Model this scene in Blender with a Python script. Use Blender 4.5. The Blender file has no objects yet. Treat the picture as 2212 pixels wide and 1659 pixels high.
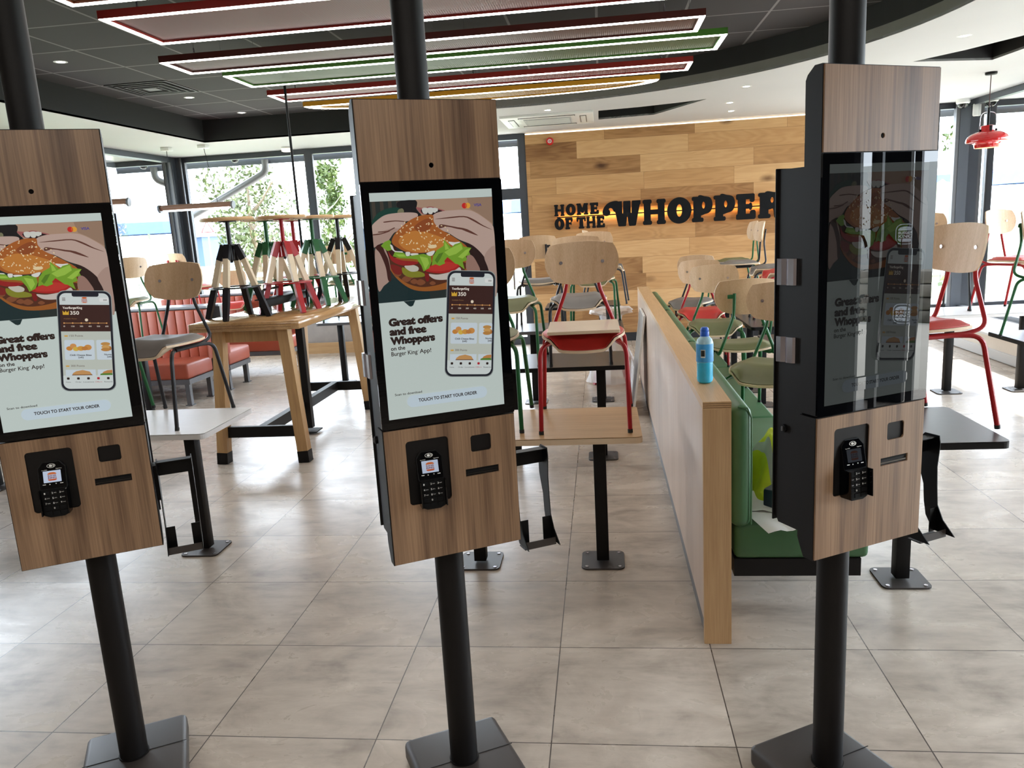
import bpy, bmesh, math, random
from mathutils import Vector, Matrix
from mathutils.geometry import tessellate_polygon
PI = math.pi
sc = bpy.context.scene
COL = sc.collection
random.seed(7)
R = math.radians

# ------------------------------------------------------------------ camera
cam_d = bpy.data.cameras.new('camera')
cam = bpy.data.objects.new('camera', cam_d); COL.objects.link(cam)
cam_d.sensor_width = 36.0
cam_d.lens = 1685.888 / 2212 * 36.0
cam_d.clip_start = 0.05
ca, cb, cc = Vector((0.992382, 0.109728, -0.056006)), Vector((0.032748, 0.203295, 0.978570)), Vector((0.118763, -0.972950, 0.198152))
m = Matrix((ca, cb, cc)).transposed().to_4x4()
m.translation = Vector((1.417498, -2.298449, 1.691995))
cam.matrix_world = m
sc.camera = cam

# ------------------------------------------------------------------ exposure, sky, sun
sc.view_settings.view_transform = 'Standard'
sc.view_settings.look = 'None'
sc.view_settings.gamma = 1
sc.view_settings.use_curve_mapping = False
sc.view_settings.exposure = -0.07
sc.cycles.use_denoising = True
sc.cycles.max_bounces = 10
sc.cycles.diffuse_bounces = 5
sc.cycles.glossy_bounces = 4
sc.cycles.transparent_max_bounces = 16
sc.cycles.transmission_bounces = 6
sc.cycles.caustics_reflective = False
sc.cycles.caustics_refractive = False
sc.cycles.sample_clamp_indirect = 6.0

world = bpy.data.worlds.new('world'); sc.world = world
world.use_nodes = True
wn, wl = world.node_tree.nodes, world.node_tree.links
wn.clear()
wo = wn.new('ShaderNodeOutputWorld'); wb = wn.new('ShaderNodeBackground')
sky = wn.new('ShaderNodeTexSky'); sky.sky_type = 'HOSEK_WILKIE'
SUN_DIR = Vector((0.80, 0.27, 0.80)).normalized()
sky.sun_direction = SUN_DIR; sky.turbidity = 3.2; sky.ground_albedo = 0.35
wm = wn.new('ShaderNodeMixRGB'); wm.inputs[0].default_value = 0.74
wm.inputs[2].default_value = (1.0, 1.0, 1.0, 1)
wg = wn.new('ShaderNodeMixRGB'); wg.blend_type = 'MULTIPLY'; wg.inputs[0].default_value = 1
wg.inputs[2].default_value = (0.92, 0.98, 1.08, 1)
wl.new(sky.outputs[0], wm.inputs[1]); wl.new(wm.outputs[0], wg.inputs[1]); wl.new(wg.outputs[0], wb.inputs[0])
wb.inputs[1].default_value = 18.0
wl.new(wb.outputs[0], wo.inputs[0])

sun_d = bpy.data.lights.new('sun', 'SUN'); sun_d.energy = 17.0; sun_d.angle = R(0.6); sun_d.color = (1.0, 0.95, 0.87)
sun = bpy.data.objects.new('sun', sun_d); COL.objects.link(sun)
sun.rotation_euler = (-SUN_DIR).to_track_quat('-Z', 'Y').to_euler()
sun.location = (20, 15, 25)

def area(name, loc, aim, sx, sy, energy, color=(1, 1, 1), portal=False):
    d = bpy.data.lights.new(name, 'AREA'); d.shape = 'RECTANGLE'; d.size = sx; d.size_y = sy
    d.energy = energy; d.color = color
    o = bpy.data.objects.new(name, d); COL.objects.link(o)
    o.location = loc; o.rotation_euler = Vector(aim).to_track_quat('-Z', 'Y').to_euler()
    if portal: d.cycles.is_portal = True
    return o
area('daylight_portal', (-2.1, 8.98, 1.7), (0, -1, 0), 4.8, 2.4, 1, portal=True)
area('daylight_portal', (5.4, 8.98, 1.6), (0, -1, 0), 1.4, 2.6, 1, portal=True)
area('daylight_portal', (-4.75, 5.9, 1.6), (1, 0, 0), 6.0, 2.6, 1, portal=True)
area('daylight_portal', (6.52, 4.9, 1.6), (-1, 0, 0), 7.8, 2.6, 1, portal=True)
# unseen area lamps added behind the photographer to brighten the foreground
area('fill_light', (1.5, -4.2, 2.9), (0.0, 0.12, -1), 4.5, 0.5, 60, (1.0, 0.93, 0.84))
area('fill_light', (1.0, -2.9, 2.9), (0.0, 0.25, -1), 5.0, 0.3, 46, (1.0, 0.95, 0.88))

# ------------------------------------------------------------------ materials
def lin(v):
    v /= 255.0
    return v / 12.92 if v <= 0.04045 else ((v + 0.055) / 1.055) ** 2.4
def rgb(r, g, b): return (lin(r), lin(g), lin(b), 1)
MATS = {}
def nm(name):
    mt = bpy.data.materials.new(name); mt.use_nodes = True
    MATS[name] = mt
    t = mt.node_tree
    return mt, t.nodes, t.links, t.nodes['Principled BSDF']
def plain(name, c, rough=0.5, metal=0.0, spec=0.5, coat=0.0, var=0.0, scale=8.0, bump=0.0, bscale=200.0):
    mt, n, l, b = nm(name)
    b.inputs['Base Color'].default_value = c
    b.inputs['Roughness'].default_value = rough
    b.inputs['Metallic'].default_value = metal
    b.inputs['Specular IOR Level'].default_value = spec
    b.inputs['Coat Weight'].default_value = coat
    tc = n.new('ShaderNodeTexCoord')
    if var:
        no = n.new('ShaderNodeTexNoise'); no.inputs['Scale'].default_value = scale; no.inputs['Detail'].default_value = 4
        l.new(tc.outputs['Object'], no.inputs['Vector'])
        cr = n.new('ShaderNodeValToRGB')
        cr.color_ramp.elements[0].position = 0.3; cr.color_ramp.elements[1].position = 0.7
        cr.color_ramp.elements[0].color = tuple(x * (1 - var) for x in c[:3]) + (1,)
        cr.color_ramp.elements[1].color = tuple(min(1, x * (1 + var)) for x in c[:3]) + (1,)
        l.new(no.outputs['Fac'], cr.inputs[0]); l.new(cr.outputs[0], b.inputs['Base Color'])
    if bump:
        nb = n.new('ShaderNodeTexNoise'); nb.inputs['Scale'].default_value = bscale; nb.inputs['Detail'].default_value = 2
        l.new(tc.outputs['Object'], nb.inputs['Vector'])
        bp = n.new('ShaderNodeBump'); bp.inputs['Strength'].default_value = bump; bp.inputs['Distance'].default_value = 0.002
        l.new(nb.outputs['Fac'], bp.inputs['Height']); l.new(bp.outputs[0], b.inputs['Normal'])
    return mt
def wood(name, c1, c2, axis='z', rough=0.45, stretch=14.0, scale=3.0, contrast=(0.3, 0.7), fine=0.35, spec=0.4, streak=0.0):
    """straight-grained board: noise stretched along one axis"""
    mt, n, l, b = nm(name)
    b.inputs['Roughness'].default_value = rough; b.inputs['Specular IOR Level'].default_value = spec
    tc = n.new('ShaderNodeTexCoord'); mp = n.new('ShaderNodeMapping')
    s = [scale * stretch] * 3; s['xyz'.index(axis)] = scale
    mp.inputs['Scale'].default_value = s
    l.new(tc.outputs['Object'], mp.inputs[0])
    no = n.new('ShaderNodeTexNoise'); no.inputs['Scale'].default_value = 0.5; no.inputs['Detail'].default_value = 5; no.inputs['Distortion'].default_value = 0.6
    l.new(mp.outputs[0], no.inputs['Vector'])
    mp2 = n.new('ShaderNodeMapping'); s2 = [scale * stretch * 9] * 3; s2['xyz'.index(axis)] = scale * 3
    mp2.inputs['Scale'].default_value = s2; l.new(tc.outputs['Object'], mp2.inputs[0])
    n2 = n.new('ShaderNodeTexNoise'); n2.inputs['Scale'].default_value = 1.0; n2.inputs['Detail'].default_value = 2
    l.new(mp2.outputs[0], n2.inputs['Vector'])
    mx = n.new('ShaderNodeMixRGB'); mx.inputs[0].default_value = fine
    l.new(no.outputs['Fac'], mx.inputs[1]); l.new(n2.outputs['Fac'], mx.inputs[2])
    cr = n.new('ShaderNodeValToRGB'); cr.color_ramp.elements[0].position, cr.color_ramp.elements[1].position = contrast
    cr.color_ramp.elements[0].color = c1; cr.color_ramp.elements[1].color = c2
    l.new(mx.outputs[0], cr.inputs[0])
    out = cr.outputs[0]
    if streak:
        mp3 = n.new('ShaderNodeMapping'); s3 = [scale * stretch * 1.6] * 3; s3['xyz'.index(axis)] = scale * .5
        mp3.inputs['Scale'].default_value = s3; mp3.inputs['Location'].default_value = (3.1, 7.7, 1.3); l.new(tc.outputs['Object'], mp3.inputs[0])
        n3 = n.new('ShaderNodeTexNoise'); n3.inputs['Scale'].default_value = .8; n3.inputs['Detail'].default_value = 3; n3.inputs['Distortion'].default_value = .8
        l.new(mp3.outputs[0], n3.inputs['Vector'])
        r3 = n.new('ShaderNodeValToRGB'); r3.color_ramp.elements[0].position = .52; r3.color_ramp.elements[1].position = .68
        r3.color_ramp.elements[0].color = (1, 1, 1, 1); r3.color_ramp.elements[1].color = (1 - streak, 1 - streak * 1.1, 1 - streak * 1.1, 1)
        l.new(n3.outputs['Fac'], r3.inputs[0])
        m3 = n.new('ShaderNodeMixRGB'); m3.blend_type = 'MULTIPLY'; m3.inputs[0].default_value = 1
        l.new(out, m3.inputs[1]); l.new(r3.outputs[0], m3.inputs[2]); out = m3.outputs[0]
    l.new(out, b.inputs['Base Color'])
    return mt
def emit(name, c, strength):
    mt, n, l, b = nm(name)
    b.inputs['Base Color'].default_value = (0.02, 0.02, 0.02, 1)
    b.inputs['Emission Color'].default_value = c; b.inputs['Emission Strength'].default_value = strength
    b.inputs['Roughness'].default_value = 0.4
    return mt
def screen_mat(c, k):
    """one flat colour of a lit display, under clear glass"""
    key = 'screen_%d_%d_%d_%d' % (c[0], c[1], c[2], int(k * 100))
    if key in MATS: return MATS[key]
    mt, n, l, b = nm(key)
    b.inputs['Base Color'].default_value = (0.012, 0.013, 0.014, 1)
    b.inputs['Emission Color'].default_value = rgb(*c); b.inputs['Emission Strength'].default_value = k
    b.inputs['Roughness'].default_value = 0.0; b.inputs['Specular IOR Level'].default_value = 0.5
    return mt

# floor: 600 mm porcelain tiles, cloudy beige-grey, thin dark joints
def floor_mat():
    mt, n, l, b = nm('porcelain_tile')
    tc = n.new('ShaderNodeTexCoord'); mp = n.new('ShaderNodeMapping')
    l.new(tc.outputs['Object'], mp.inputs[0])
    br = n.new('ShaderNodeTexBrick'); br.offset = 0.0; br.squash = 1.0
    br.inputs['Scale'].default_value = 1.0; br.inputs['Brick Width'].default_value = 0.6; br.inputs['Row Height'].default_value = 0.6
    br.inputs['Mortar Size'].default_value = 0.0022; br.inputs['Mortar Smooth'].default_value = 0.1
    br.inputs['Color1'].default_value = (0.35, 0.35, 0.35, 1); br.inputs['Color2'].default_value = (0.65, 0.65, 0.65, 1)
    br.inputs['Mortar'].default_value = (0, 0, 0, 1)
    l.new(mp.outputs[0], br.inputs['Vector'])
    # shift the clouds per tile so the joints break the pattern
    off = n.new('ShaderNodeVectorMath'); off.operation = 'MULTIPLY_ADD'
    off.inputs[1].default_value = (9, 13, 5)
    l.new(br.outputs['Color'], off.inputs[0]); l.new(mp.outputs[0], off.inputs[2])
    m1 = n.new('ShaderNodeMapping'); m1.inputs['Scale'].default_value = (1.0, 1.5, 1); l.new(off.outputs[0], m1.inputs[0])
    n1 = n.new('ShaderNodeTexNoise'); n1.inputs['Scale'].default_value = 2.6; n1.inputs['Detail'].default_value = 8; n1.inputs['Roughness'].default_value = 0.62; n1.inputs['Distortion'].default_value = 0.5
    l.new(m1.outputs[0], n1.inputs['Vector'])
    m2 = n.new('ShaderNodeMapping'); m2.inputs['Scale'].default_value = (3.0, 11, 1); l.new(off.outputs[0], m2.inputs[0])
    n2 = n.new('ShaderNodeTexNoise'); n2.inputs['Scale'].default_value = 2.0; n2.inputs['Detail'].default_value = 6; n2.inputs['Roughness'].default_value = 0.6
    l.new(m2.outputs[0], n2.inputs['Vector'])
    mx = n.new('ShaderNodeMixRGB'); mx.inputs[0].default_value = 0.27; l.new(n1.outputs['Fac'], mx.inputs[1]); l.new(n2.outputs['Fac'], mx.inputs[2])
    cr = n.new('ShaderNodeValToRGB')
    e = cr.color_ramp.elements; e[0].position = 0.33; e[1].position = 0.66
    e[0].color = rgb(138, 126, 114); e[1].color = rgb(204, 193, 180)
    k = e.new(0.48); k.color = rgb(176, 164, 151)
    l.new(mx.outputs[0], cr.inputs[0])
    m3 = n.new('ShaderNodeMixRGB'); l.new(br.outputs['Fac'], m3.inputs[0]); l.new(cr.outputs[0], m3.inputs[1]); m3.inputs[2].default_value = rgb(72, 64, 60)
    l.new(m3.outputs[0], b.inputs['Base Color'])
    rr = n.new('ShaderNodeMapRange'); rr.inputs[1].default_value = 0.3; rr.inputs[2].default_value = 0.7; rr.inputs[3].default_value = 0.34; rr.inputs[4].default_value = 0.24
    l.new(n1.outputs['Fac'], rr.inputs[0]); l.new(rr.outputs[0], b.inputs['Roughness'])
    b.inputs['Specular IOR Level'].default_value = 0.62
    return mt
# oak plank cladding on the sign wall (x along the wall, z up)
def plank_mat():
    mt, n, l, b = nm('oak_planks')
    tc = n.new('ShaderNodeTexCoord'); sp = n.new('ShaderNodeSeparateXYZ'); l.new(tc.outputs['Object'], sp.inputs[0])
    cx = n.new('ShaderNodeCombineXYZ'); l.new(sp.outputs['X'], cx.inputs[0]); l.new(sp.outputs['Z'], cx.inputs[1])
    mp = n.new('ShaderNodeMapping'); mp.inputs['Location'].default_value = (0.37, -0.031, 0); l.new(cx.outputs[0], mp.inputs[0])
    br = n.new('ShaderNodeTexBrick'); br.offset = 0.43; br.offset_frequency = 2; br.squash = 0.8; br.squash_frequency = 3
    br.inputs['Scale'].default_value = 1.0; br.inputs['Brick Width'].default_value = 1.5; br.inputs['Row Height'].default_value = 0.2285
    br.inputs['Mortar Size'].default_value = 0.0012; br.inputs['Mortar Smooth'].default_value = 0.0
    br.inputs['Color1'].default_value = (0, 0, 0, 1); br.inputs['Color2'].default_value = (1, 1, 1, 1); br.inputs['Mortar'].default_value = (0.5, 0.5, 0.5, 1)
    l.new(mp.outputs[0], br.inputs['Vector'])
    off = n.new('ShaderNodeVectorMath'); off.operation = 'MULTIPLY_ADD'; off.inputs[1].default_value = (7.3, 3.1, 5.7)
    l.new(br.outputs['Color'], off.inputs[0]); l.new(cx.outputs[0], off.inputs[2])
    # cathedral grain: distorted bands
    m1 = n.new('ShaderNodeMapping'); m1.inputs['Scale'].default_value = (0.8, 4.6, 1); l.new(off.outputs[0], m1.inputs[0])
    m1.inputs['Scale'].default_value = (0.75, 4.2, 1)
    wn_ = n.new('ShaderNodeTexNoise'); wn_.inputs['Scale'].default_value = 1.3; wn_.inputs['Detail'].default_value = 2.5; wn_.inputs['Roughness'].default_value = .45; wn_.inputs['Distortion'].default_value = .35
    l.new(m1.outputs[0], wn_.inputs['Vector'])
    wk = n.new('ShaderNodeMath'); wk.operation = 'MULTIPLY'; wk.inputs[1].default_value = 62; l.new(wn_.outputs['Fac'], wk.inputs[0])
    ws = n.new('ShaderNodeMath'); ws.operation = 'SINE'; l.new(wk.outputs[0], ws.inputs[0])
    w = n.new('ShaderNodeMapRange'); w.inputs[1].default_value = -1; w.inputs[2].default_value = 1; w.inputs[3].default_value = .33; w.inputs[4].default_value = .62; l.new(ws.outputs[0], w.inputs[0])
    m2 = n.new('ShaderNodeMapping'); m2.inputs['Scale'].default_value = (2.2, 38, 1); l.new(off.outputs[0], m2.inputs[0])
    n2 = n.new('ShaderNodeTexNoise'); n2.inputs['Scale'].default_value = 1.0; n2.inputs['Detail'].default_value = 4; l.new(m2.outputs[0], n2.inputs['Vector'])
    m4 = n.new('ShaderNodeMapping'); m4.inputs['Scale'].default_value = (0.8, 3.2, 1); l.new(off.outputs[0], m4.inputs[0])
    n4 = n.new('ShaderNodeTexNoise'); n4.inputs['Scale'].default_value = 1.0; n4.inputs['Detail'].default_value = 3; l.new(m4.outputs[0], n4.inputs['Vector'])
    mx = n.new('ShaderNodeMixRGB'); mx.inputs[0].default_value = 0.42; l.new(w.outputs[0], mx.inputs[1]); l.new(n2.outputs['Fac'], mx.inputs[2])
    mx2 = n.new('ShaderNodeMixRGB'); mx2.inputs[0].default_value = 0.4; l.new(mx.outputs[0], mx2.inputs[1]); l.new(n4.outputs['Fac'], mx2.inputs[2])
    # plank tone
    mx3 = n.new('ShaderNodeMixRGB'); mx3.inputs[0].default_value = 0.40; l.new(mx2.outputs[0], mx3.inputs[1]); l.new(br.outputs['Color'], mx3.inputs[2])
    cr = n.new('ShaderNodeValToRGB'); e = cr.color_ramp.elements
    e[0].position = 0.22; e[0].color = rgb(118, 80, 46); e[1].position = 0.78; e[1].color = rgb(212, 174, 126)
    k = e.new(0.48); k.color = rgb(178, 136, 90)
    l.new(mx3.outputs[0], cr.inputs[0])
    # knots
    m5 = n.new('ShaderNodeMapping'); m5.inputs['Scale'].default_value = (1.1, 2.2, 1); l.new(off.outputs[0], m5.inputs[0])
    nd = n.new('ShaderNodeTexNoise'); nd.inputs['Scale'].default_value = 9; l.new(off.outputs[0], nd.inputs['Vector'])
    ad = n.new('ShaderNodeVectorMath'); ad.operation = 'MULTIPLY_ADD'; ad.inputs[1].default_value = (0.06, 0.06, 0); l.new(nd.outputs['Color'], ad.inputs[0]); l.new(m5.outputs[0], ad.inputs[2])
    vo = n.new('ShaderNodeTexVoronoi'); vo.inputs['Scale'].default_value = 0.9; l.new(ad.outputs[0], vo.inputs['Vector'])
    kr = n.new('ShaderNodeValToRGB'); kr.color_ramp.elements[0].position = 0.03; kr.color_ramp.elements[0].color = (0.16, 0.10, 0.06, 1)
    kr.color_ramp.elements[1].position = 0.13; kr.color_ramp.elements[1].color = (1, 1, 1, 1)
    l.new(vo.outputs['Distance'], kr.inputs[0])
    mk = n.new('ShaderNodeMixRGB'); mk.blend_type = 'MULTIPLY'; mk.inputs[0].default_value = 0.9; l.new(cr.outputs[0], mk.inputs[1]); l.new(kr.outputs[0], mk.inputs[2])
    mo = n.new('ShaderNodeMixRGB'); l.new(br.outputs['Fac'], mo.inputs[0]); l.new(mk.outputs[0], mo.inputs[1]); mo.inputs[2].default_value = rgb(110, 78, 48)
    l.new(mo.outputs[0], b.inputs['Base Color'])
    b.inputs['Roughness'].default_value = 0.5; b.inputs['Specular IOR Level'].default_value = 0.3
    return mt
# dark lay-in ceiling tiles with a lighter exposed grid
def ceiling_mat():
    mt, n, l, b = nm('dark_ceiling_tile')
    tc = n.new('ShaderNodeTexCoord'); mp = n.new('ShaderNodeMapping'); mp.inputs['Location'].default_value = (1.884, -3.03, 0)
    l.new(tc.outputs['Object'], mp.inputs[0])
    br = n.new('ShaderNodeTexBrick'); br.offset = 0.0; br.inputs['Scale'].default_value = 1.0
    br.inputs['Brick Width'].default_value = 0.665; br.inputs['Row Height'].default_value = 0.658; br.inputs['Mortar Size'].default_value = 0.010; br.inputs['Mortar Smooth'].default_value = 0
    br.inputs['Color1'].default_value = rgb(66, 65, 67); br.inputs['Color2'].default_value = rgb(74, 72, 74); br.inputs['Mortar'].default_value = rgb(128, 126, 128)
    l.new(mp.outputs[0], br.inputs['Vector']); l.new(br.outputs['Color'], b.inputs['Base Color'])
    b.inputs['Roughness'].default_value = 0.85; b.inputs['Specular IOR Level'].default_value = 0.2
    return mt
def perforated(name, c):
    """thin sheet with a grid of round holes"""
    mt, n, l, b = nm(name)
    b.inputs['Base Color'].default_value = c; b.inputs['Roughness'].default_value = 0.5
    tc = n.new('ShaderNodeTexCoord'); vm = n.new('ShaderNodeVectorMath'); vm.operation = 'MULTIPLY'; vm.inputs[1].default_value = (72, 72, 0)
    l.new(tc.outputs['Object'], vm.inputs[0])
    fr = n.new('ShaderNodeVectorMath'); fr.operation = 'FRACTION'; l.new(vm.outputs[0], fr.inputs[0])
    sb = n.new('ShaderNodeVectorMath'); sb.operation = 'SUBTRACT'; sb.inputs[1].default_value = (0.5, 0.5, 0); l.new(fr.outputs[0], sb.inputs[0])
    ln = n.new('ShaderNodeVectorMath'); ln.operation = 'LENGTH'; l.new(sb.outputs[0], ln.inputs[0])
    lt = n.new('ShaderNodeMath'); lt.operation = 'LESS_THAN'; lt.inputs[1].default_value = 0.30; l.new(ln.outputs['Value'], lt.inputs[0])
    tr = n.new('ShaderNodeBsdfTransparent'); mx = n.new('ShaderNodeMixShader')
    l.new(lt.outputs[0], mx.inputs[0]); l.new(b.outputs[0], mx.inputs[1]); l.new(tr.outputs[0], mx.inputs[2])
    l.new(mx.outputs[0], n['Material Output'].inputs[0])
    return mt
def glass_mat(name, tint=(0.93, 0.97, 0.97, 1)):
    mt, n, l, b = nm(name)
    n.remove(b)
    tr = n.new('ShaderNodeBsdfTransparent'); tr.inputs[0].default_value = tint
    gl = n.new('ShaderNodeBsdfGlossy'); gl.inputs['Roughness'].default_value = 0.01
    fz = n.new('ShaderNodeFresnel'); fz.inputs[0].default_value = 1.18
    mx = n.new('ShaderNodeMixShader'); l.new(fz.outputs[0], mx.inputs[0]); l.new(tr.outputs[0], mx.inputs[1]); l.new(gl.outputs[0], mx.inputs[2])
    l.new(mx.outputs[0], n['Material Output'].inputs[0])
    return mt
def leaf_mat(name, c1, c2):
    mt, n, l, b = nm(name)
    tc = n.new('ShaderNodeTexCoord'); no = n.new('ShaderNodeTexNoise'); no.inputs['Scale'].default_value = 2.5; no.inputs['Detail'].default_value = 5
    l.new(tc.outputs['Object'], no.inputs['Vector'])
    cr = n.new('ShaderNodeValToRGB'); cr.color_ramp.elements[0].position = .35; cr.color_ramp.elements[1].position = .65
    cr.color_ramp.elements[0].color = c1; cr.color_ramp.elements[1].color = c2
    l.new(no.outputs['Fac'], cr.inputs[0]); l.new(cr.outputs[0], b.inputs['Base Color'])
    b.inputs['Roughness'].default_value = .6
    return mt

M = {}
M['tile'] = floor_mat(); M['plank'] = plank_mat(); M['ctile'] = ceiling_mat()
M['white'] = plain('white_paint', rgb(204, 206, 209), 0.75, var=0.02, scale=1.2)
M['grey_edge'] = plain('grey_lower_lip', rgb(128, 127, 125), 0.7, var=0.03)
M['blackpaint'] = plain('black_paint', rgb(30, 30, 32), 0.8, var=0.08, scale=2)
M['frame'] = plain('anthracite_aluminium', rgb(56, 60, 67), 0.38, 0.0, 0.5, var=0.05)
M['blackmetal'] = plain('black_powder_coat', rgb(19, 17, 17), 0.5, 0.0, 0.22, bump=0.06, bscale=900)
M['basemetal'] = plain('charcoal_powder_coat', rgb(58, 53, 51), 0.45, 0.0, 0.4, bump=0.06, bscale=900)
M['greymetal'] = plain('grey_steel', rgb(92, 92, 94), 0.4, 0.3, 0.5, var=0.05)
M['darkmetal'] = plain('graphite_tube', rgb(52, 50, 50), 0.32, 0.2, 0.5, var=0.06)
M['chrome'] = plain('brushed_chrome', rgb(200, 196, 204), 0.25, 1.0)
M['black'] = plain('black_plastic', rgb(5, 5, 6), 0.45, 0, 0.22, var=0.1)
M['matte_black'] = plain('matte_black', rgb(7, 8, 11), 0.7, 0, 0.2, var=0.08)
M['rubber'] = plain('black_rubber', rgb(20, 20, 20), 0.7, var=0.1)
M['gloss_black'] = plain('black_glass', rgb(4, 5, 8), 0.0, 0, 0.5, var=0.05)
M['walnut'] = wood('walnut_laminate', rgb(96, 72, 53), rgb(160, 129, 101), 'z', 0.36, 16, 1.5, (0.32, 0.68), 0.42, 0.5, streak=0.42)
M['oak'] = wood('light_oak', rgb(176, 138, 96), rgb(208, 172, 128), 'x', 0.4, 14, 2.0, (0.3, 0.7), 0.45, 0.4)
M['oak_y'] = wood('light_oak_lengthways', rgb(180, 142, 98), rgb(210, 174, 130), 'y', 0.4, 14, 2.0, (0.3, 0.7), 0.45, 0.4)
M['oak_z'] = wood('light_oak_upright', rgb(174, 138, 98), rgb(205, 170, 128), 'z', 0.45, 14, 2.0, (0.3, 0.7), 0.45, 0.35)
M['ply'] = wood('beech_plywood', rgb(186, 152, 116), rgb(214, 184, 150), 'z', 0.42, 26, 2.0, (0.3, 0.7), 0.5, 0.4)
M['plyedge'] = wood('plywood_edge', rgb(206, 180, 148), rgb(228, 206, 178), 'x', 0.5, 10, 3.0)
M['table_oak'] = wood('varnished_oak', rgb(150, 112, 72), rgb(196, 156, 108), 'y', 0.16, 10, 1.6, (0.3, 0.7), 0.35, 0.5, streak=0.15)
M['table_oak'].node_tree.nodes['Principled BSDF'].inputs['Coat Weight'].default_value = 0.7
M['table_oak'].node_tree.nodes['Principled BSDF'].inputs['Coat Roughness'].default_value = 0.08
M['leg_oak'] = wood('solid_oak', rgb(172, 134, 90), rgb(208, 172, 124), 'z', 0.4, 9, 2.0, (0.3, 0.7), 0.35, 0.4, streak=0.15)
M['pale_panel'] = wood('pale_laminate', rgb(178, 152, 132), rgb(200, 176, 156), 'z', 0.32, 10, 1.2, (0.3, 0.7), 0.3, 0.45)
M['dark_top'] = plain('graphite_laminate', rgb(66, 63, 62), 0.3, var=0.06, scale=20)
M['white_top'] = plain('white_laminate', rgb(216, 214, 213), 0.3, var=0.02, scale=20)
M['grey_top'] = plain('grey_laminate', rgb(134, 138, 144), 0.25, var=0.04, scale=20)
M['green_tube'] = plain('green_paint', rgb(28, 88, 46), 0.4, 0, 0.35, var=0.06)
M['red_tube'] = plain('red_paint', rgb(158, 22, 28), 0.4, 0, 0.35, var=0.06)
M['black_tube'] = plain('black_paint_tube', rgb(24, 22, 26), 0.4, 0, 0.35, var=0.06)
M['olive_seat'] = plain('olive_leatherette', rgb(98, 100, 62), 0.45, var=0.06, scale=14, bump=0.1, bscale=500)
M['grey_seat'] = plain('grey_leatherette', rgb(112, 106, 102), 0.45, var=0.06, scale=14, bump=0.1, bscale=500)
M['red_seat'] = plain('red_leatherette', rgb(182, 44, 38), 0.42, var=0.06, scale=14, bump=0.1, bscale=500)
M['bench_green'] = plain('green_leatherette', rgb(58, 98, 62), 0.42, var=0.08, scale=6, bump=0.12, bscale=420)
M['bench_orange'] = plain('terracotta_leatherette', rgb(154, 70, 46), 0.45, var=0.07, scale=6, bump=0.12, bscale=420)
M['concrete'] = plain('concrete_panel', rgb(160, 152, 146), 0.7, var=0.12, scale=5)
M['sill'] = plain('pale_sill', rgb(214, 206, 196), 0.5, var=0.03)
M['wood_block'] = plain('cream_lacquer_wood', rgb(212, 194, 166), 0.5, var=0.05, scale=10)
M['led'] = emit('led_strip', (1.0, 0.95, 0.88, 1), 16.0)
M['led_warm'] = emit('warm_led_strip', (1.0, 0.52, 0.16, 1), 60.0)
M['led_cove'] = emit('cove_led', (1.0, 0.80, 0.55, 1), 3.0)
M['lamp_disc'] = emit('downlight_disc', (1.0, 0.92, 0.80, 1), 30.0)
M['tube_led'] = emit('tube_led', (1.0, 0.96, 0.9, 1), 6.0)
M['glass'] = glass_mat('window_glass')
M['red_gloss'] = plain('red_enamel', rgb(190, 24, 28), 0.12, 0, 0.5, coat=0.5, var=0.03)
M['whiteplastic'] = plain('white_plastic', rgb(228, 230, 228), 0.4, var=0.02)
M['vinyl'] = plain('white_vinyl', rgb(225, 232, 240), 0.5, var=0.02)
PAINT = {'red': ('red_tube', 'red_seat'), 'green': ('green_tube', 'olive_seat'), 'black': ('black_tube', 'grey_seat')}

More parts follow.
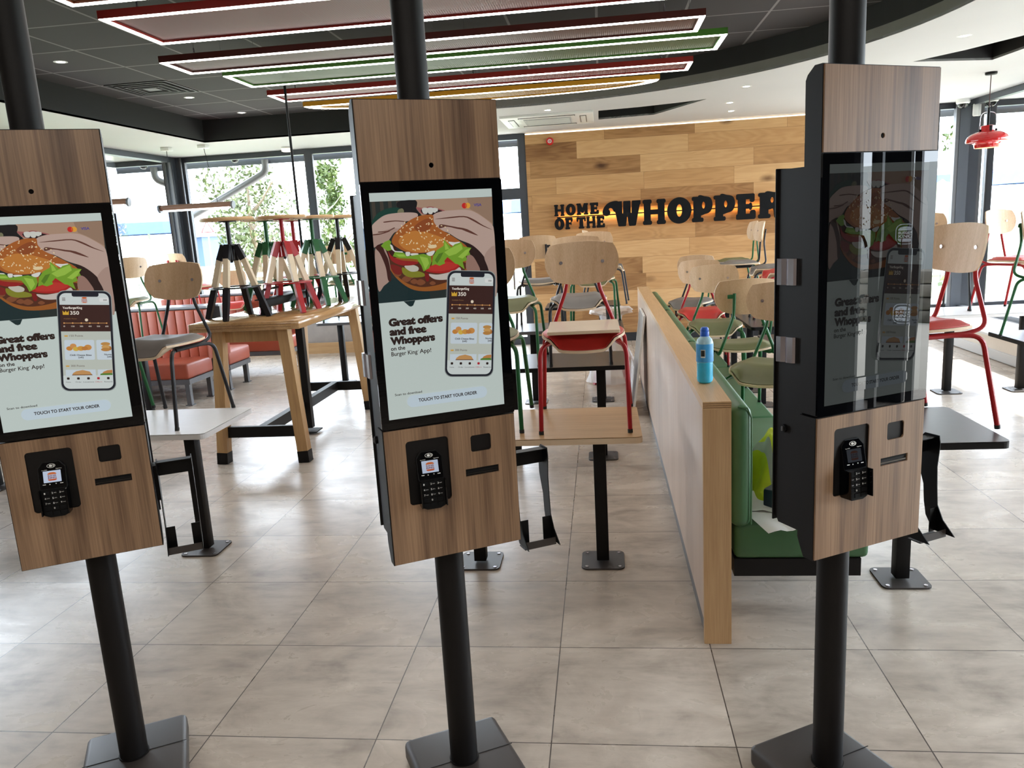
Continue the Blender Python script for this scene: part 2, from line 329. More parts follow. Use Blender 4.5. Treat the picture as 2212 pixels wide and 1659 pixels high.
# ------------------------------------------------------------------ mesh helpers
def smooth01(a, b, x):
    t = max(0.0, min(1.0, (x - a) / (b - a))); return t * t * (3 - 2 * t)
class MB:
    """collects shapes and links them as ONE mesh object"""
    def __init__(s): s.v = []; s.f = []; s.m = []; s.sm = []; s.mats = []
    def mi(s, mat):
        if mat not in s.mats: s.mats.append(mat)
        return s.mats.index(mat)
    def add(s, vs, fs, mat, smooth=False, X=None):
        o = len(s.v)
        s.v += [tuple(X @ Vector(p)) if X is not None else tuple(p) for p in vs]
        k = s.mi(mat)
        for f in fs:
            s.f.append([o + i for i in f]); s.m.append(k); s.sm.append(smooth)
    def box(s, c, d, mat, X=None, bev=0.0, seg=2):
        if bev <= 0:
            x, y, z = (t / 2 for t in d); a, b, e = c
            vs = [(a + i * x, b + j * y, e + k * z) for i in (-1, 1) for j in (-1, 1) for k in (-1, 1)]
            s.add(vs, [(0, 1, 3, 2), (4, 6, 7, 5), (0, 4, 5, 1), (2, 3, 7, 6), (0, 2, 6, 4), (1, 5, 7, 3)], mat, False, X); return
        bm = bmesh.new(); bmesh.ops.create_cube(bm, size=1)
        for v in bm.verts: v.co = Vector((v.co.x * d[0], v.co.y * d[1], v.co.z * d[2]))
        bmesh.ops.bevel(bm, geom=list(bm.edges), offset=min(bev, min(d) * .49), segments=seg, profile=0.5, affect='EDGES')
        bm.verts.index_update()
        s.add([(v.co.x + c[0], v.co.y + c[1], v.co.z + c[2]) for v in bm.verts], [[v.index for v in f.verts] for f in bm.faces], mat, True, X)
        bm.free()
    def bm(s, bm, mat, smooth=True, X=None):
        bm.verts.index_update()
        s.add([v.co.copy() for v in bm.verts], [[v.index for v in f.verts] for f in bm.faces], mat, smooth, X); bm.free()
    def lathe(s, prof, mat, n=24, X=None, smooth=True, cap=True):
        vs = []; fs = []
        for r, z in prof:
            for i in range(n):
                a = 2 * PI * i / n; vs.append((r * math.cos(a), r * math.sin(a), z))
        for j in range(len(prof) - 1):
            for i in range(n):
                k = (i + 1) % n; fs.append((j * n + i, j * n + k, (j + 1) * n + k, (j + 1) * n + i))
        if cap:
            if prof[0][0] > 1e-6: fs.append(tuple(reversed(range(n))))
            if prof[-1][0] > 1e-6: fs.append(tuple(range((len(prof) - 1) * n, len(prof) * n)))
        s.add(vs, fs, mat, smooth, X)
    def cyl(s, p0, p1, r, mat, n=16, r2=None, X=None):
        p0, p1 = Vector(p0), Vector(p1); d = p1 - p0
        q = d.to_track_quat('Z', 'Y').to_matrix().to_4x4(); q.translation = p0
        s.lathe([(r, 0), (r if r2 is None else r2, d.length)], mat, n, X @ q if X is not None else q)
    def tube(s, pts, r, mat, n=8, X=None, caps=True, radii=None):
        pts = [Vector(p) for p in pts]
        t = [(pts[min(i + 1, len(pts) - 1)] - pts[max(i - 1, 0)]).normalized() for i in range(len(pts))]
        up = Vector((0, 0, 1)) if abs(t[0].z) < 0.9 else Vector((1, 0, 0))
        u = t[0].cross(up).normalized(); vs = []; fs = []
        for i, p in enumerate(pts):
            u = (u - t[i] * u.dot(t[i])).normalized(); w = t[i].cross(u)
            rr = radii[i] if radii else r
            for k in range(n):
                a = 2 * PI * k / n; vs.append(p + (u * math.cos(a) + w * math.sin(a)) * rr)
        for i in range(len(pts) - 1):
            for k in range(n):
                j = (k + 1) % n; fs.append((i * n + k, i * n + j, (i + 1) * n + j, (i + 1) * n + k))
        if caps: fs.append(tuple(reversed(range(n)))); fs.append(tuple(range((len(pts) - 1) * n, len(pts) * n)))
        s.add(vs, fs, mat, True, X)
    def bar(s, p0, p1, w, d, mat, X=None, ref=(0, 0, 1), w2=None, d2=None):
        """square-section bar from p0 to p1"""
        p0, p1 = Vector(p0), Vector(p1); t = (p1 - p0).normalized()
        u = t.cross(Vector(ref)); u = u.normalized() if u.length > 1e-4 else Vector((1, 0, 0)); v = t.cross(u)
        vs = []
        for p, a, b in ((p0, w, d), (p1, w2 or w, d2 or d)):
            for i, j in ((-1, -1), (1, -1), (1, 1), (-1, 1)): vs.append(p + u * a / 2 * i + v * b / 2 * j)
        s.add(vs, [(3, 2, 1, 0), (4, 5, 6, 7), (0, 1, 5, 4), (1, 2, 6, 5), (2, 3, 7, 6), (3, 0, 4, 7)], mat, False, X)
    def prism(s, loops, t, mat, X=None, smooth=False):
        """flat outline(s) with holes, given thickness, in local XY, z from -t/2 to t/2"""
        vs, fs = fill2d(loops, t); s.add(vs, fs, mat, smooth, X)
    def flat(s, poly, mat, X=None):
        """one flat polygon in XZ (y given by X)"""
        v3 = [Vector((p[0], 0, p[1])) for p in poly]
        tris = tessellate_polygon([v3]); s.add(v3, tris, mat, False, X)
    def build(s, name, parent=None, loc=None, sharp=35, kind=None):
        me = bpy.data.meshes.new(name); me.from_pydata(s.v, [], s.f)
        for k in s.mats: me.materials.append(M[k] if isinstance(k, str) else k)
        me.polygons.foreach_set('material_index', s.m); me.polygons.foreach_set('use_smooth', s.sm)
        me.update()
        bm = bmesh.new(); bm.from_mesh(me); bmesh.ops.recalc_face_normals(bm, faces=bm.faces); 
        ca_ = math.cos(R(sharp))
        for e in bm.edges:
            if len(e.link_faces) == 2 and e.link_faces[0].normal.dot(e.link_faces[1].normal) < ca_: e.smooth = False
        bm.to_mesh(me); bm.free()
        o = bpy.data.objects.new(name, me); COL.objects.link(o)
        if parent: o.parent = parent
        if loc is not None: o.location = loc
        if kind: o['kind'] = kind
        return o
def fill2d(loops, t):
    cu = bpy.data.curves.new('tmp', 'CURVE'); cu.dimensions = '2D'; cu.fill_mode = 'BOTH'; cu.extrude = t / 2
    for lp in loops:
        sp = cu.splines.new('POLY'); sp.points.add(len(lp) - 1)
        for i, p in enumerate(lp): sp.points[i].co = (p[0], p[1], 0, 1)
        sp.use_cyclic_u = True
    o = bpy.data.objects.new('tmp', cu); me = bpy.data.meshes.new_from_object(o)
    vs = [v.co.copy() for v in me.vertices]; fs = [list(p.vertices) for p in me.polygons]
    bpy.data.objects.remove(o); bpy.data.curves.remove(cu); bpy.data.meshes.remove(me)
    return vs, fs
def text2d(string, bold=0.0):
    cu = bpy.data.curves.new('tmp', 'FONT'); cu.body = string; cu.size = 1; cu.offset = bold; cu.resolution_u = 3
    o = bpy.data.objects.new('tmp', cu); me = bpy.data.meshes.new_from_object(o)
    vs = [(v.co.x, v.co.y) for v in me.vertices]; fs = [list(p.vertices) for p in me.polygons]
    bpy.data.objects.remove(o); bpy.data.curves.remove(cu); bpy.data.meshes.remove(me)
    return vs, fs
def fillet(pts, rad, seg=5):
    pts = [Vector(p) for p in pts]; out = [pts[0]]
    for i in range(1, len(pts) - 1):
        a, b, c = pts[i - 1], pts[i], pts[i + 1]
        d = min(rad, (a - b).length * .49, (c - b).length * .49)
        p, q = b + (a - b).normalized() * d, b + (c - b).normalized() * d
        for k in range(seg + 1):
            t = k / seg; out.append(p * (1 - t) ** 2 + b * 2 * t * (1 - t) + q * t * t)
    out.append(pts[-1]); return out
def catmull(pts, seg=6, closed=True):
    n = len(pts); out = []
    for i in range(n if closed else n - 1):
        p = [Vector(pts[(i + k - 1) % n] if closed else pts[max(0, min(n - 1, i + k - 1))]).to_2d() for k in range(4)]
        for j in range(seg):
            t = j / seg
            out.append(0.5 * ((2 * p[1]) + (p[2] - p[0]) * t + (2 * p[0] - 5 * p[1] + 4 * p[2] - p[3]) * t * t + (3 * p[1] - p[0] - 3 * p[2] + p[3]) * t ** 3))
    return [(q.x, q.y) for q in out]
def rrect(x0, y0, x1, y1, r, seg=4):
    out = []
    for cx, cy, a in ((x1 - r, y0 + r, -90), (x1 - r, y1 - r, 0), (x0 + r, y1 - r, 90), (x0 + r, y0 + r, 180)):
        for k in range(seg + 1):
            t = R(a + 90 * k / seg); out.append((cx + r * math.cos(t), cy + r * math.sin(t)))
    return out
def ellipse(cx, cy, rx, ry, n=16, rot=0.0):
    c, s_ = math.cos(rot), math.sin(rot)
    return [(cx + rx * math.cos(2 * PI * k / n) * c - ry * math.sin(2 * PI * k / n) * s_, cy + rx * math.cos(2 * PI * k / n) * s_ + ry * math.sin(2 * PI * k / n) * c) for k in range(n)]
def T(x, y, z, rz=0.0, rx=0.0): return Matrix.Translation((x, y, z)) @ Matrix.Rotation(rz, 4, 'Z') @ Matrix.Rotation(rx, 4, 'X')
UP_XZ = Matrix(((1, 0, 0, 0), (0, 0, -1, 0), (0, 1, 0, 0), (0, 0, 0, 1)))   # XY outline stood up in the XZ plane, +z of it towards -y
UP_YZ = Matrix(((0, 0, 1, 0), (1, 0, 0, 0), (0, 1, 0, 0), (0, 0, 0, 1)))    # XY outline stood up in the YZ plane, extruded along x
def tag(o, label, cat, group=None, kind=None):
    o['label'] = label; o['category'] = cat
    if group: o['group'] = group
    if kind: o['kind'] = kind
    return o
def thing(name, label, cat, loc=(0, 0, 0), rz=0.0, group=None):
    o = bpy.data.objects.new(name, None); COL.objects.link(o); o.empty_display_size = .05
    o.location = loc; o.rotation_euler = (0, 0, rz); return tag(o, label, cat, group)
KIDS = {}
def kids(o): return [c for c in bpy.data.objects if c.parent == o]
def dup(root, label, loc, rz, group=None):
    r = root.copy(); COL.objects.link(r); r.location = loc; r.rotation_euler = (0, 0, rz); r['label'] = label
    if group: r['group'] = group
    for ch in kids(root):
        c = ch.copy(); COL.objects.link(c); c.parent = r
        for g in kids(ch):
            d = g.copy(); COL.objects.link(d); d.parent = c
    return r
def struct(mb, name, loc=None):
    o = mb.build(name, None, loc); o['kind'] = 'structure'; return o
def slab(mb, loop, z0, z1, mat, holes=()):
    mb.prism([loop] + list(holes), z1 - z0, mat, Matrix.Translation((0, 0, (z0 + z1) / 2)))

# ================================================================== ROOM SHELL
ZC, ZT = 2.93, 3.20
YB, YW = 8.90, 8.83           # glazing plane at the back, face of the plank wall
b = MB(); b.box((1.4, 1.4, -0.05), (13.0, 15.6, 0.1), 'tile'); struct(b, 'floor')
# soffit: white, with the big rounded recess and two slots
recess = [(-3.47, 1.0), (-3.47, 7.42), (-0.3, 7.42), (-0.3, 6.38)]
cx0, cy0, cr0 = 0.5, 3.07, 3.34
a0 = math.atan2(6.38 - cy0, -0.8); a1 = math.asin((1.0 - cy0) / cr0)
recess += [(cx0 + cr0 * math.cos(a0 + (a1 - a0) * k / 40), cy0 + cr0 * math.sin(a0 + (a1 - a0) * k / 40)) for k in range(41)]
slotA = [(1.44, 7.16), (1.9, 7.10), (2.3, 6.99), (2.62, 6.86), (2.12, 7.88), (1.44, 7.96)]
slotB = [(4.24, 5.48), (5.02, 5.72), (5.06, 5.25), (5.10, 3.9), (4.95, 4.2), (4.75, 4.68), (4.52, 5.10)]
b = MB(); slab(b, [(-5.0, -6.4), (7.6, -6.4), (7.6, 9.1), (-5.0, 9.1)], ZC, ZC + .02, 'white', [recess, slotA, slotB]); struct(b, 'ceiling')
b = MB(); b.box((1.3, 1.3, 3.31), (12.8, 15.8, .02), 'blackpaint')
for sl in (slotA, slotB):
    for i in range(len(sl)):
        p, q = sl[i], sl[(i + 1) % len(sl)]
        b.add([(p[0], p[1], ZC), (q[0], q[1], ZC), (q[0], q[1], 3.3), (p[0], p[1], 3.3)], [(0, 1, 2, 3)], 'blackpaint')
struct(b, 'ceiling')
# dark tiled ceiling inside the recess, black bulkhead round it with a grey lower lip along the curve
b = MB(); slab(b, [(-3.6, .9), (4.1, .9), (4.1, 7.6), (-3.6, 7.6)], ZT, ZT + .02, 'ctile'); struct(b, 'ceiling')
b = MB(); n = len(recess)
for i in range(n):
    p, q = recess[i], recess[(i + 1) % n]
    lip = ZC + .095 if i >= 4 and i < n - 1 else ZC
    if lip > ZC: b.add([(p[0], p[1], ZC), (q[0], q[1], ZC), (q[0], q[1], lip), (p[0], p[1], lip)], [(0, 1, 2, 3)], 'grey_edge')
    b.add([(p[0], p[1], lip), (q[0], q[1], lip), (q[0], q[1], ZT), (p[0], p[1], ZT)], [(0, 1, 2, 3)], 'blackpaint')
struct(b, 'trim_1')

# plank wall with the sign
b = MB(); b.box((2.50, 8.92, 1.45), (4.14, .18, 2.90), 'plank'); struct(b, 'wall_back')
b = MB(); b.box((2.50, YW - .004, .06), (4.14, .012, .12), 'blackpaint'); struct(b, 'baseboard_back')
b = MB(); b.box((2.50, 8.87, 2.915), (4.14, .02, .012), 'led_cove'); struct(b, 'trim_2')
# walls behind and beside the photographer
b = MB(); b.box((1.3, -6.45, 1.5), (12.8, .1, 3.0), plain('taupe_wall', rgb(120, 108, 98), .7, var=.05)); struct(b, 'wall_front')
b = MB(); b.box((-4.85, -1.8, 1.5), (.1, 9.4, 3.0), 'concrete'); struct(b, 'wall_left')

def glazing(name, p0, p1, zs, posts, rails, label_glass=True, w=.07, d=.10, glass='glass'):
    """framed window between two plan points: posts at distances along it, rails at heights"""
    p0, p1 = Vector((p0[0], p0[1], 0)), Vector((p1[0], p1[1], 0)); L = (p1 - p0).length; a = math.atan2(p1.y - p0.y, p1.x - p0.x)
    X = Matrix.Translation(p0) @ Matrix.Rotation(a, 4, 'Z'); z0, z1 = zs
    fr = MB()
    for s_, ww in posts: fr.box((s_, 0, (z0 + z1) / 2), (ww, d, z1 - z0), 'frame', X)
    for z, hh in rails: fr.box((L / 2, 0, z), (L, d * .96, hh), 'frame', X)
    # slim glazing beads that catch the daylight
    for s_, ww in posts:
        for sg in (-1, 1): fr.box((s_ + sg * (ww / 2 + .008), -.03, (z0 + z1) / 2), (.016, .03, z1 - z0 - .1), 'greymetal', X)
    o = struct(fr, name)
    g = MB(); g.add([X @ Vector((.02, .01, z0 + .02)), X @ Vector((L - .02, .01, z0 + .02)), X @ Vector((L - .02, .01, z1 - .02)), X @ Vector((.02, .01, z1 - .02))], [(0, 1, 2, 3)], glass)
    g.build('window_pane', o)
    return o
HT = 2.925
glazing('window_1', (-4.66, YB), (-.62, YB), (.46, HT), [(.05, .10), (1.98, .09), (3.98, .10)], [(HT - .035, .07), (.50, .08)])
glazing('window_2', (-4.70, 3.0), (-4.70, 8.86), (.46, HT), [(.06, .12), (2.2, .08), (4.0, .08), (5.76, .16)], [(HT - .035, .07), (.50, .08)])
b = MB(); b.box((-4.65, 8.85, 1.46), (.12, .12, 2.92), 'frame'); b.box((-4.575, 8.80, 1.46), (.02, .03, 2.92), 'greymetal'); struct(b, 'trim_3')
dr = glazing('door_1', (-.62, YB), (.43, YB), (0, HT), [(.05, .10), (1.0, .09)], [(HT - .035, .07), (2.13, .15), (.05, .12)])
b = MB(); b.box((.18, 8.82, 1.05), (.025, .025, .5), 'chrome'); b.build('door_handle', dr)
glazing('window_3', (4.57, YB), (6.12, YB), (.25, HT), [(.05, .10), (1.22, .06)], [(HT - .035, .07), (.29, .08)])
glazing('window_4', (6.42, .6), (6.15, 8.86), (.25, HT), [(.05, .10), (1.9, .07), (3.5, .07), (4.9, .07), (6.35, .07), (8.16, .10)], [(HT - .035, .07), (.29, .08)])
b = MB(); b.box((6.12, 8.80, 1.46), (.20, .20, 2.92), 'frame'); b.box((6.00, 8.72, 1.46), (.05, .03, 2.92), 'greymetal'); struct(b, 'trim_4')
# low walls under the windows
b = MB(); b.box((-2.65, 8.86, .23), (4.0, .16, .46), 'concrete'); b.box((-2.65, 8.74, .08), (4.0, .03, .16), 'oak'); struct(b, 'wall_back')
b = MB(); b.box((-4.66, 5.9, .23), (.2, 5.9, .46), 'concrete'); struct(b, 'wall_left')
b = MB(); b.box((5.98, 4.6, .125), (.84, 8.0, .25), 'sill'); b.box((5.55, 4.6, .06), (.02, 8.0, .10), 'white'); b.box((5.96, 4.6, .262), (.86, 8.0, .025), 'white')
b.box((5.15, 8.70, .125), (1.9, .35, .25), 'sill'); struct(b, 'wall_right')
# entrance lobby side: dark wall with glazed slots, seen in the third kiosk's glass
b = MB()
for y0, y1 in ((-6.4, -1.36), (.50, .62)): b.box((6.42, (y0 + y1) / 2, 1.5), (.10, y1 - y0, 3.0), 'blackpaint')
for y in (-1.37, -1.22, -.96, -.35, .2): b.box((6.38, y, 1.46), (.08, .045, 2.92), 'frame')
b.box((6.40, -.1, 2.75), (.08, 2.4, .36), 'frame'); b.box((6.40, -.2, .05), (.08, 2.2, .1), 'frame')
wr = struct(b, 'wall_right')
b = MB(); b.add([(6.44, -1.36, 0), (6.44, .6, 0), (6.44, .6, 2.9), (6.44, -1.36, 2.9)], [(0, 1, 2, 3)], 'glass'); b.build('window_pane', wr)

def frost_mat():
    mt, n, l, bb = nm('frosted_vinyl'); n.remove(bb)
    t_ = n.new('ShaderNodeBsdfTranslucent'); t_.inputs[0].default_value = (.86, .9, .95, 1); d_ = n.new('ShaderNodeBsdfDiffuse'); d_.inputs[0].default_value = (.8, .85, .9, 1)
    x_ = n.new('ShaderNodeMixShader'); x_.inputs[0].default_value = .6; l.new(d_.outputs[0], x_.inputs[1]); l.new(t_.outputs[0], x_.inputs[2]); l.new(x_.outputs[0], n['Material Output'].inputs[0]); return mt
M['frost'] = frost_mat()
def bk_logo(mb, X, w, colors, bold=.012):
    """bun-and-letters logo, outline form if one colour; local XZ, centred, w wide"""
    top, txt, bot = colors
    h = w * 1.06
    def half(y0, y1, r, up):
        if up: return [(-w / 2, y0)] + [(w / 2, y0)] + [(w / 2 - (1 - math.cos(t)) * r, y0 + (y1 - y0) * (.15 + .85 * math.sin(t))) for t in [PI / 2 * k / 8 for k in range(9)]] + [(-w / 2 + (1 - math.cos(t)) * r, y0 + (y1 - y0) * (.15 + .85 * math.sin(t))) for t in [PI / 2 * (8 - k) / 8 for k in range(9)]]
        return [(p[0], -p[1]) for p in half(-y0, -y1, r, True)]
    for poly in (half(.24 * h, .5 * h, w * .42, True), half(-.29 * h, -.5 * h, w * .24, False)):
        mb.prism([poly], .0006, top if poly[2][1] > 0 else bot, X)
    put_text(mb, 'BURGER', -w * .48, w * .48, .02 * h, .17 * h, txt, X, bold)
    put_text(mb, 'KING', -w * .47, w * .47, -.24 * h, .22 * h, txt, X, bold)
def put_text(mb, s_, x0, x1, z, cap, mat, X, bold=0.0, y=0.0, italic=0.0):
    """text fitted between x0 and x1 on baseline z with capital height cap, in local XY of X"""
    vs, fs = text2d(s_, bold)
    if not vs: return
    ax, bx = min(v[0] for v in vs), max(v[0] for v in vs); k = (x1 - x0) / (bx - ax); c = cap / 0.73
    mb.add([((v[0] - ax) * k + x0 + italic * v[1] * c, v[1] * c + z, y) for v in vs], fs, mat, False, X)
b = MB()
X = Matrix.Translation((6.362, -1.01, 1.47)) @ Matrix.Rotation(-PI / 2, 4, 'Z') @ Matrix.Scale(-1, 4, (1, 0, 0)) @ UP_XZ
for z in (1.47, .88):
    for y in (-1.05,):
        X = Matrix.Translation((6.432, y, z)) @ Matrix.Rotation(-PI / 2, 4, 'Z') @ Matrix.Scale(-1, 4, (1, 0, 0)) @ UP_XZ
        bk_logo(b, X, .105, ('frost',) * 3)
        b.prism([rrect(-.07, -.075, .07, .075, .045), rrect(-.064, -.069, .064, .069, .04)], .0006, 'frost', X)
b.build('logo_sticker', wr)
b = MB(); b.box((7.3, -1.33, 1.45), (.12, .30, 3.1), 'blackpaint'); struct(b, 'reflection_backing')  # unseen dark panel added behind the stickers to darken their mirrored background

# ================================================================== CHAIRS
def seat_z(u, v):
    front = smooth01(.30, 1.0, -v); mid = 1 - smooth01(.60, .98, abs(u))
    return .425 - .048 * front * mid + .006 * abs(u) ** 2 * 2 - .004 * (1 - abs(u)) * (1 - abs(v))
def seat_xy(u, v, k=.62, sx=.197, sy=.212):
    return u * math.sqrt(1 - k * v * v / 2) * sx, v * math.sqrt(1 - k * u * u / 2) * sy - .01
def seat_sheet(mb, mat, inset, z0, z1, n=18, round_=0.0):
    """closed pad following the seat surface between two heights above it"""
    top = []; bot = []
    for j in range(n + 1):
        for i in range(n + 1):
            u, v = -1 + 2 * i / n, -1 + 2 * j / n
            x, y = seat_xy(u, v); x *= inset; y = (y + .01) * inset - .01
            z = seat_z(u, v); e = max(abs(u), abs(v))
            lift = z1 if not round_ else z0 + (z1 - z0) * (1 - smooth01(.55, 1.0, e) ** 2 * round_)
            top.append((x, y, z + lift)); bot.append((x, y, z + z0))
    N = n + 1; fs = []
    for j in range(n):
        for i in range(n):
            a = j * N + i
            fs.append((a, a + 1, a + N + 1, a + N)); q = N * N
            fs.append((q + a + N, q + a + N + 1, q + a + 1, q + a))
    rim = [i for i in range(N)] + [j * N + n for j in range(1, N)] + [n * N + i for i in range(n - 1, -1, -1)] + [j * N for j in range(n - 1, 0, -1)]
    q = N * N
    for k in range(len(rim)):
        a, c = rim[k], rim[(k + 1) % len(rim)]; fs.append((a, q + a, q + c, c))
    mb.add(top + bot, fs, mat, True)
def back_sheet(mb):
    n, mz = 20, 12; vs = []; N = n + 1
    for s_ in (0, 1):
        for j in range(mz + 1):
            for i in range(n + 1):
                u, v = -1 + 2 * i / n, -1 + 2 * j / mz
                k = .62 if v > 0 else .78
                x = u * math.sqrt(1 - k * v * v / 2) * (.182 + .006 * v); z = v * math.sqrt(1 - (.5 if v > 0 else .66) * u * u / 2) * .106
                y = .232 + .16 * z - .045 * (x / .18) ** 2 + (.0055 if s_ else -.0055)
                vs.append((x, y, .752 + z))
    fs = []; q = N * (mz + 1)
    for j in range(mz):
        for i in range(n):
            a = j * N + i; fs.append((a, a + 1, a + N + 1, a + N)); fs.append((q + a + N, q + a + N + 1, q + a + 1, q + a))
    rim = [i for i in range(N)] + [j * N + n for j in range(1, mz + 1)] + [mz * N + i for i in range(n - 1, -1, -1)] + [j * N for j in range(mz - 1, 0, -1)]
    mb.add(vs, fs, 'ply', True)
    ed = []
    for k in range(len(rim)):
        a, c = rim[k], rim[(k + 1) % len(rim)]; ed.append((a, q + a, q + c, c))
    mb.add(vs, ed, 'plyedge', True)
def make_chair(paint, seatmat, label):
    t = thing('cafe_chair', label, 'chair')
    b = MB(); seat_sheet(b, 'plyedge', 1.0, -.010, .002); b.build('seat_shell', t)
    b = MB(); seat_sheet(b, seatmat, .965, .002, .036, round_=.85); b.build('seat_cushion', t)
    b = MB(); back_sheet(b); br = b.build('backrest', t)
    for s in (-1, 1):
        b = MB(); b.cyl((s * .103, .208, .757), (s * .103, .222, .757), .0085, 'chrome', 12); b.build('bolt', br)
    for s in (-1, 1):
        b = MB(); b.tube(fillet([(s * .203, -.250, .012), (s * .196, -.200, .395), (s * .150, -.10, .404), (s * .150, .02, .404)], .07), .0105, paint); l = b.build('leg', t)
        b = MB(); b.cyl((s * .2035, -.252, 0), (s * .203, -.248, .016), .0118, 'rubber', 10); b.build('foot_cap', l)
        b = MB(); b.tube(fillet([(s * .224, .262, .012), (s * .200, .185, .398), (s * .168, .09, .404), (s * .168, -.12, .404)], .07), .0105, paint); l = b.build('leg', t)
        b = MB(); b.cyl((s * .2244, .2635, 0), (s * .224, .261, .016), .0118, 'rubber', 10); b.build('foot_cap', l)
        b = MB(); b.tube(fillet([(s * .130, -.02, .403), (s * .150, .16, .403), (s * .158, .238, .43), (s * .078, .232, .640), (s * .078, .250, .775)], .045), .0095, paint)
        b.box((s * .094, .244, .757), (.046, .006, .024), paint, bev=.003); b.build('back_upright', t)
    b = MB(); b.box((0, -.02, .404), (.33, .03, .012), paint); b.build('seat_crossbar', t)
    return t
chair_proto = {}
def chair(kind, x, y, z, deg, label, group):
    if kind not in chair_proto:
        t = make_chair(*PAINT[kind], label); t.location = (x, y, z); t.rotation_euler = (0, 0, R(deg)); t['group'] = group
        chair_proto[kind] = t; return t
    return dup(chair_proto[kind], label, (x, y, z), R(deg), group)
G1 = 'chairs stood on the tables left of the divider'; G2 = 'chairs stood along the green bench'; G3 = 'chairs stood on the window tables'; G4 = 'chairs stood by the terracotta benches'
TZ, BZ = .74, .46
chair('red', 1.32, 1.43, TZ, 0, 'red chair on the light oak table, pale board lying on its seat', G1)
chair('green', .81, 1.46, TZ, 2, 'green framed chair on the light oak table, half hidden behind the middle kiosk', G1)
chair('green', .77, 3.17, TZ, 0, 'green framed olive seat chair on the graphite table behind the oak table', G1)
chair('black', 1.25, 3.17, TZ, 2, 'black framed grey seat chair on the graphite table, backrest behind the red chair', G1)
chair('black', .84, 5.02, TZ, 183, 'black framed chair turned away on the third table, bracket side of its backrest showing', G1)
chair('green', 1.34, 5.05, TZ, -3, 'green framed chair on the third table, pale backrest above the grey seated chair', G1)
chair('black', 1.46, 7.0, TZ, 85, 'black framed chair edge-on at the farthest table, thin backrest under the sign lettering', G1)
chair('black', -1.0, 1.71, TZ, -5, 'black framed grey seat chair on the white table beside the first kiosk', G4)
chair('green', -1.48, 1.73, TZ, 8, 'green framed chair on the white table, mostly hidden by the first kiosk', G4)
chair('green', -3.32, 5.06, TZ, 10, 'green framed chair before the terracotta bench, backrest left of the grey seated one', G4)
chair('red', -3.68, 7.05, TZ, 155, 'red framed chair turned away by the corner window, red bracket on its backrest', G4)
chair('red', -3.42, 7.55, BZ, 20, 'red framed chair standing on the far terracotta bench behind the black stool', G4)
chair('green', -1.50, 6.45, TZ, 182, 'green framed chair turned away on the small grey table behind the stools', G4)
chair('green', 2.28, 1.84, BZ, -26, 'green framed olive seat chair nearest on the green bench, just behind the bottle', G2)
chair('green', 2.24, 2.62, BZ, 184, 'green framed chair turned away on the green bench, green bracket behind its backrest', G2)
chair('green', 2.24, 3.60, BZ, -6, 'green framed olive seat chair facing out on the green bench behind the turned one', G2)
chair('red', 2.24, 4.42, BZ, -4, 'red framed chair on the green bench, red seat showing under a pale backrest', G2)
chair('black', 2.25, 5.28, BZ, -22, 'black framed chair farthest along the green bench, close to the plank wall', G2)
chair('green', 2.88, 6.70, TZ, -88, 'green framed chair side-on under the last sign letters, olive seat', G2)
chair('black', 2.86, 6.22, TZ, -88, 'black framed chair side-on beside the olive seated one under the sign', G2)
chair('black', 3.02, 5.30, TZ, -92, 'black framed grey seat chair side-on directly above the bright red seat', G2)
chair('red', 3.02, 4.72, TZ, -90, 'red framed chair side-on behind the third kiosk, bright red seat', G2)
chair('green', 2.95, 3.72, TZ, -90, 'green framed chair side-on lowest behind the third kiosk, olive seat edge', G2)
chair('red', 2.74, 1.24, TZ, -74, 'red chair on the graphite square table beside the third kiosk', G3)
chair('black', 4.38, 5.14, TZ, 4, 'black framed chair on the white window table, partly behind the third kiosk', G3)
chair('red', 4.92, 4.80, TZ, 28, 'red chair on the white window table below the pendant lamp', G3)
chair('green', 4.52, 3.42, TZ, 40, 'green framed chair on the dark edged window table at the picture edge', G3)

# ================================================================== TABLES
def pedestal_table(x0, x1, y0, y1, posts, mat, label, group, edge=None, name='cafe_table', thick=.03):
    t = thing(name, label, 'table', ((x0 + x1) / 2, (y0 + y1) / 2, 0), 0, group)
    cx, cy = (x0 + x1) / 2, (y0 + y1) / 2; hx, hy = (x1 - x0) / 2, (y1 - y0) / 2
    b = MB(); b.prism([rrect(-hx, -hy, hx, hy, .03)], thick - .004, edge or mat, Matrix.Translation((0, 0, TZ - .002 - thick / 2)))
    if edge: b.prism([rrect(-hx + .001, -hy + .001, hx - .001, hy - .001, .029)], .002, mat, Matrix.Translation((0, 0, TZ - .001)))
    else: b.prism([rrect(-hx + .002, -hy + .002, hx - .002, hy - .002, .029)], .002, mat, Matrix.Translation((0, 0, TZ - .001)))
    b.build('tabletop', t)
    for px_, py_ in posts:
        b = MB(); b.box((px_ - cx, py_ - cy, .365), (.062, .062, .70), 'blackmetal', bev=.004)
        b.box((px_ - cx, py_ - cy, .712), (.30 if hx > .3 else .2, .06, .006), 'blackmetal'); b.build('table_post', t)
        b = MB(); b.prism([rrect(-.107, -.107, .107, .107, .03)], .008, 'basemetal', Matrix.Translation((px_ - cx, py_ - cy, .004)))
        fp = b.build('foot_plate', t)
        b = MB()
        for i in (-1, 1):
            for j in (-1, 1): b.cyl((px_ - cx + i * .082, py_ - cy + j * .082, .008), (px_ - cx + i * .082, py_ - cy + j * .082, .0105), .009, 'chrome', 10)
        b.build('plate_screws', fp)
    return t
GT_ = 'pedestal tables'
pedestal_table(.545, 1.575, 1.10, 1.69, [(1.377, 1.43), (.75, 1.43)], 'oak', 'light oak topped table carrying the red chair with a board', GT_, 'plyedge')
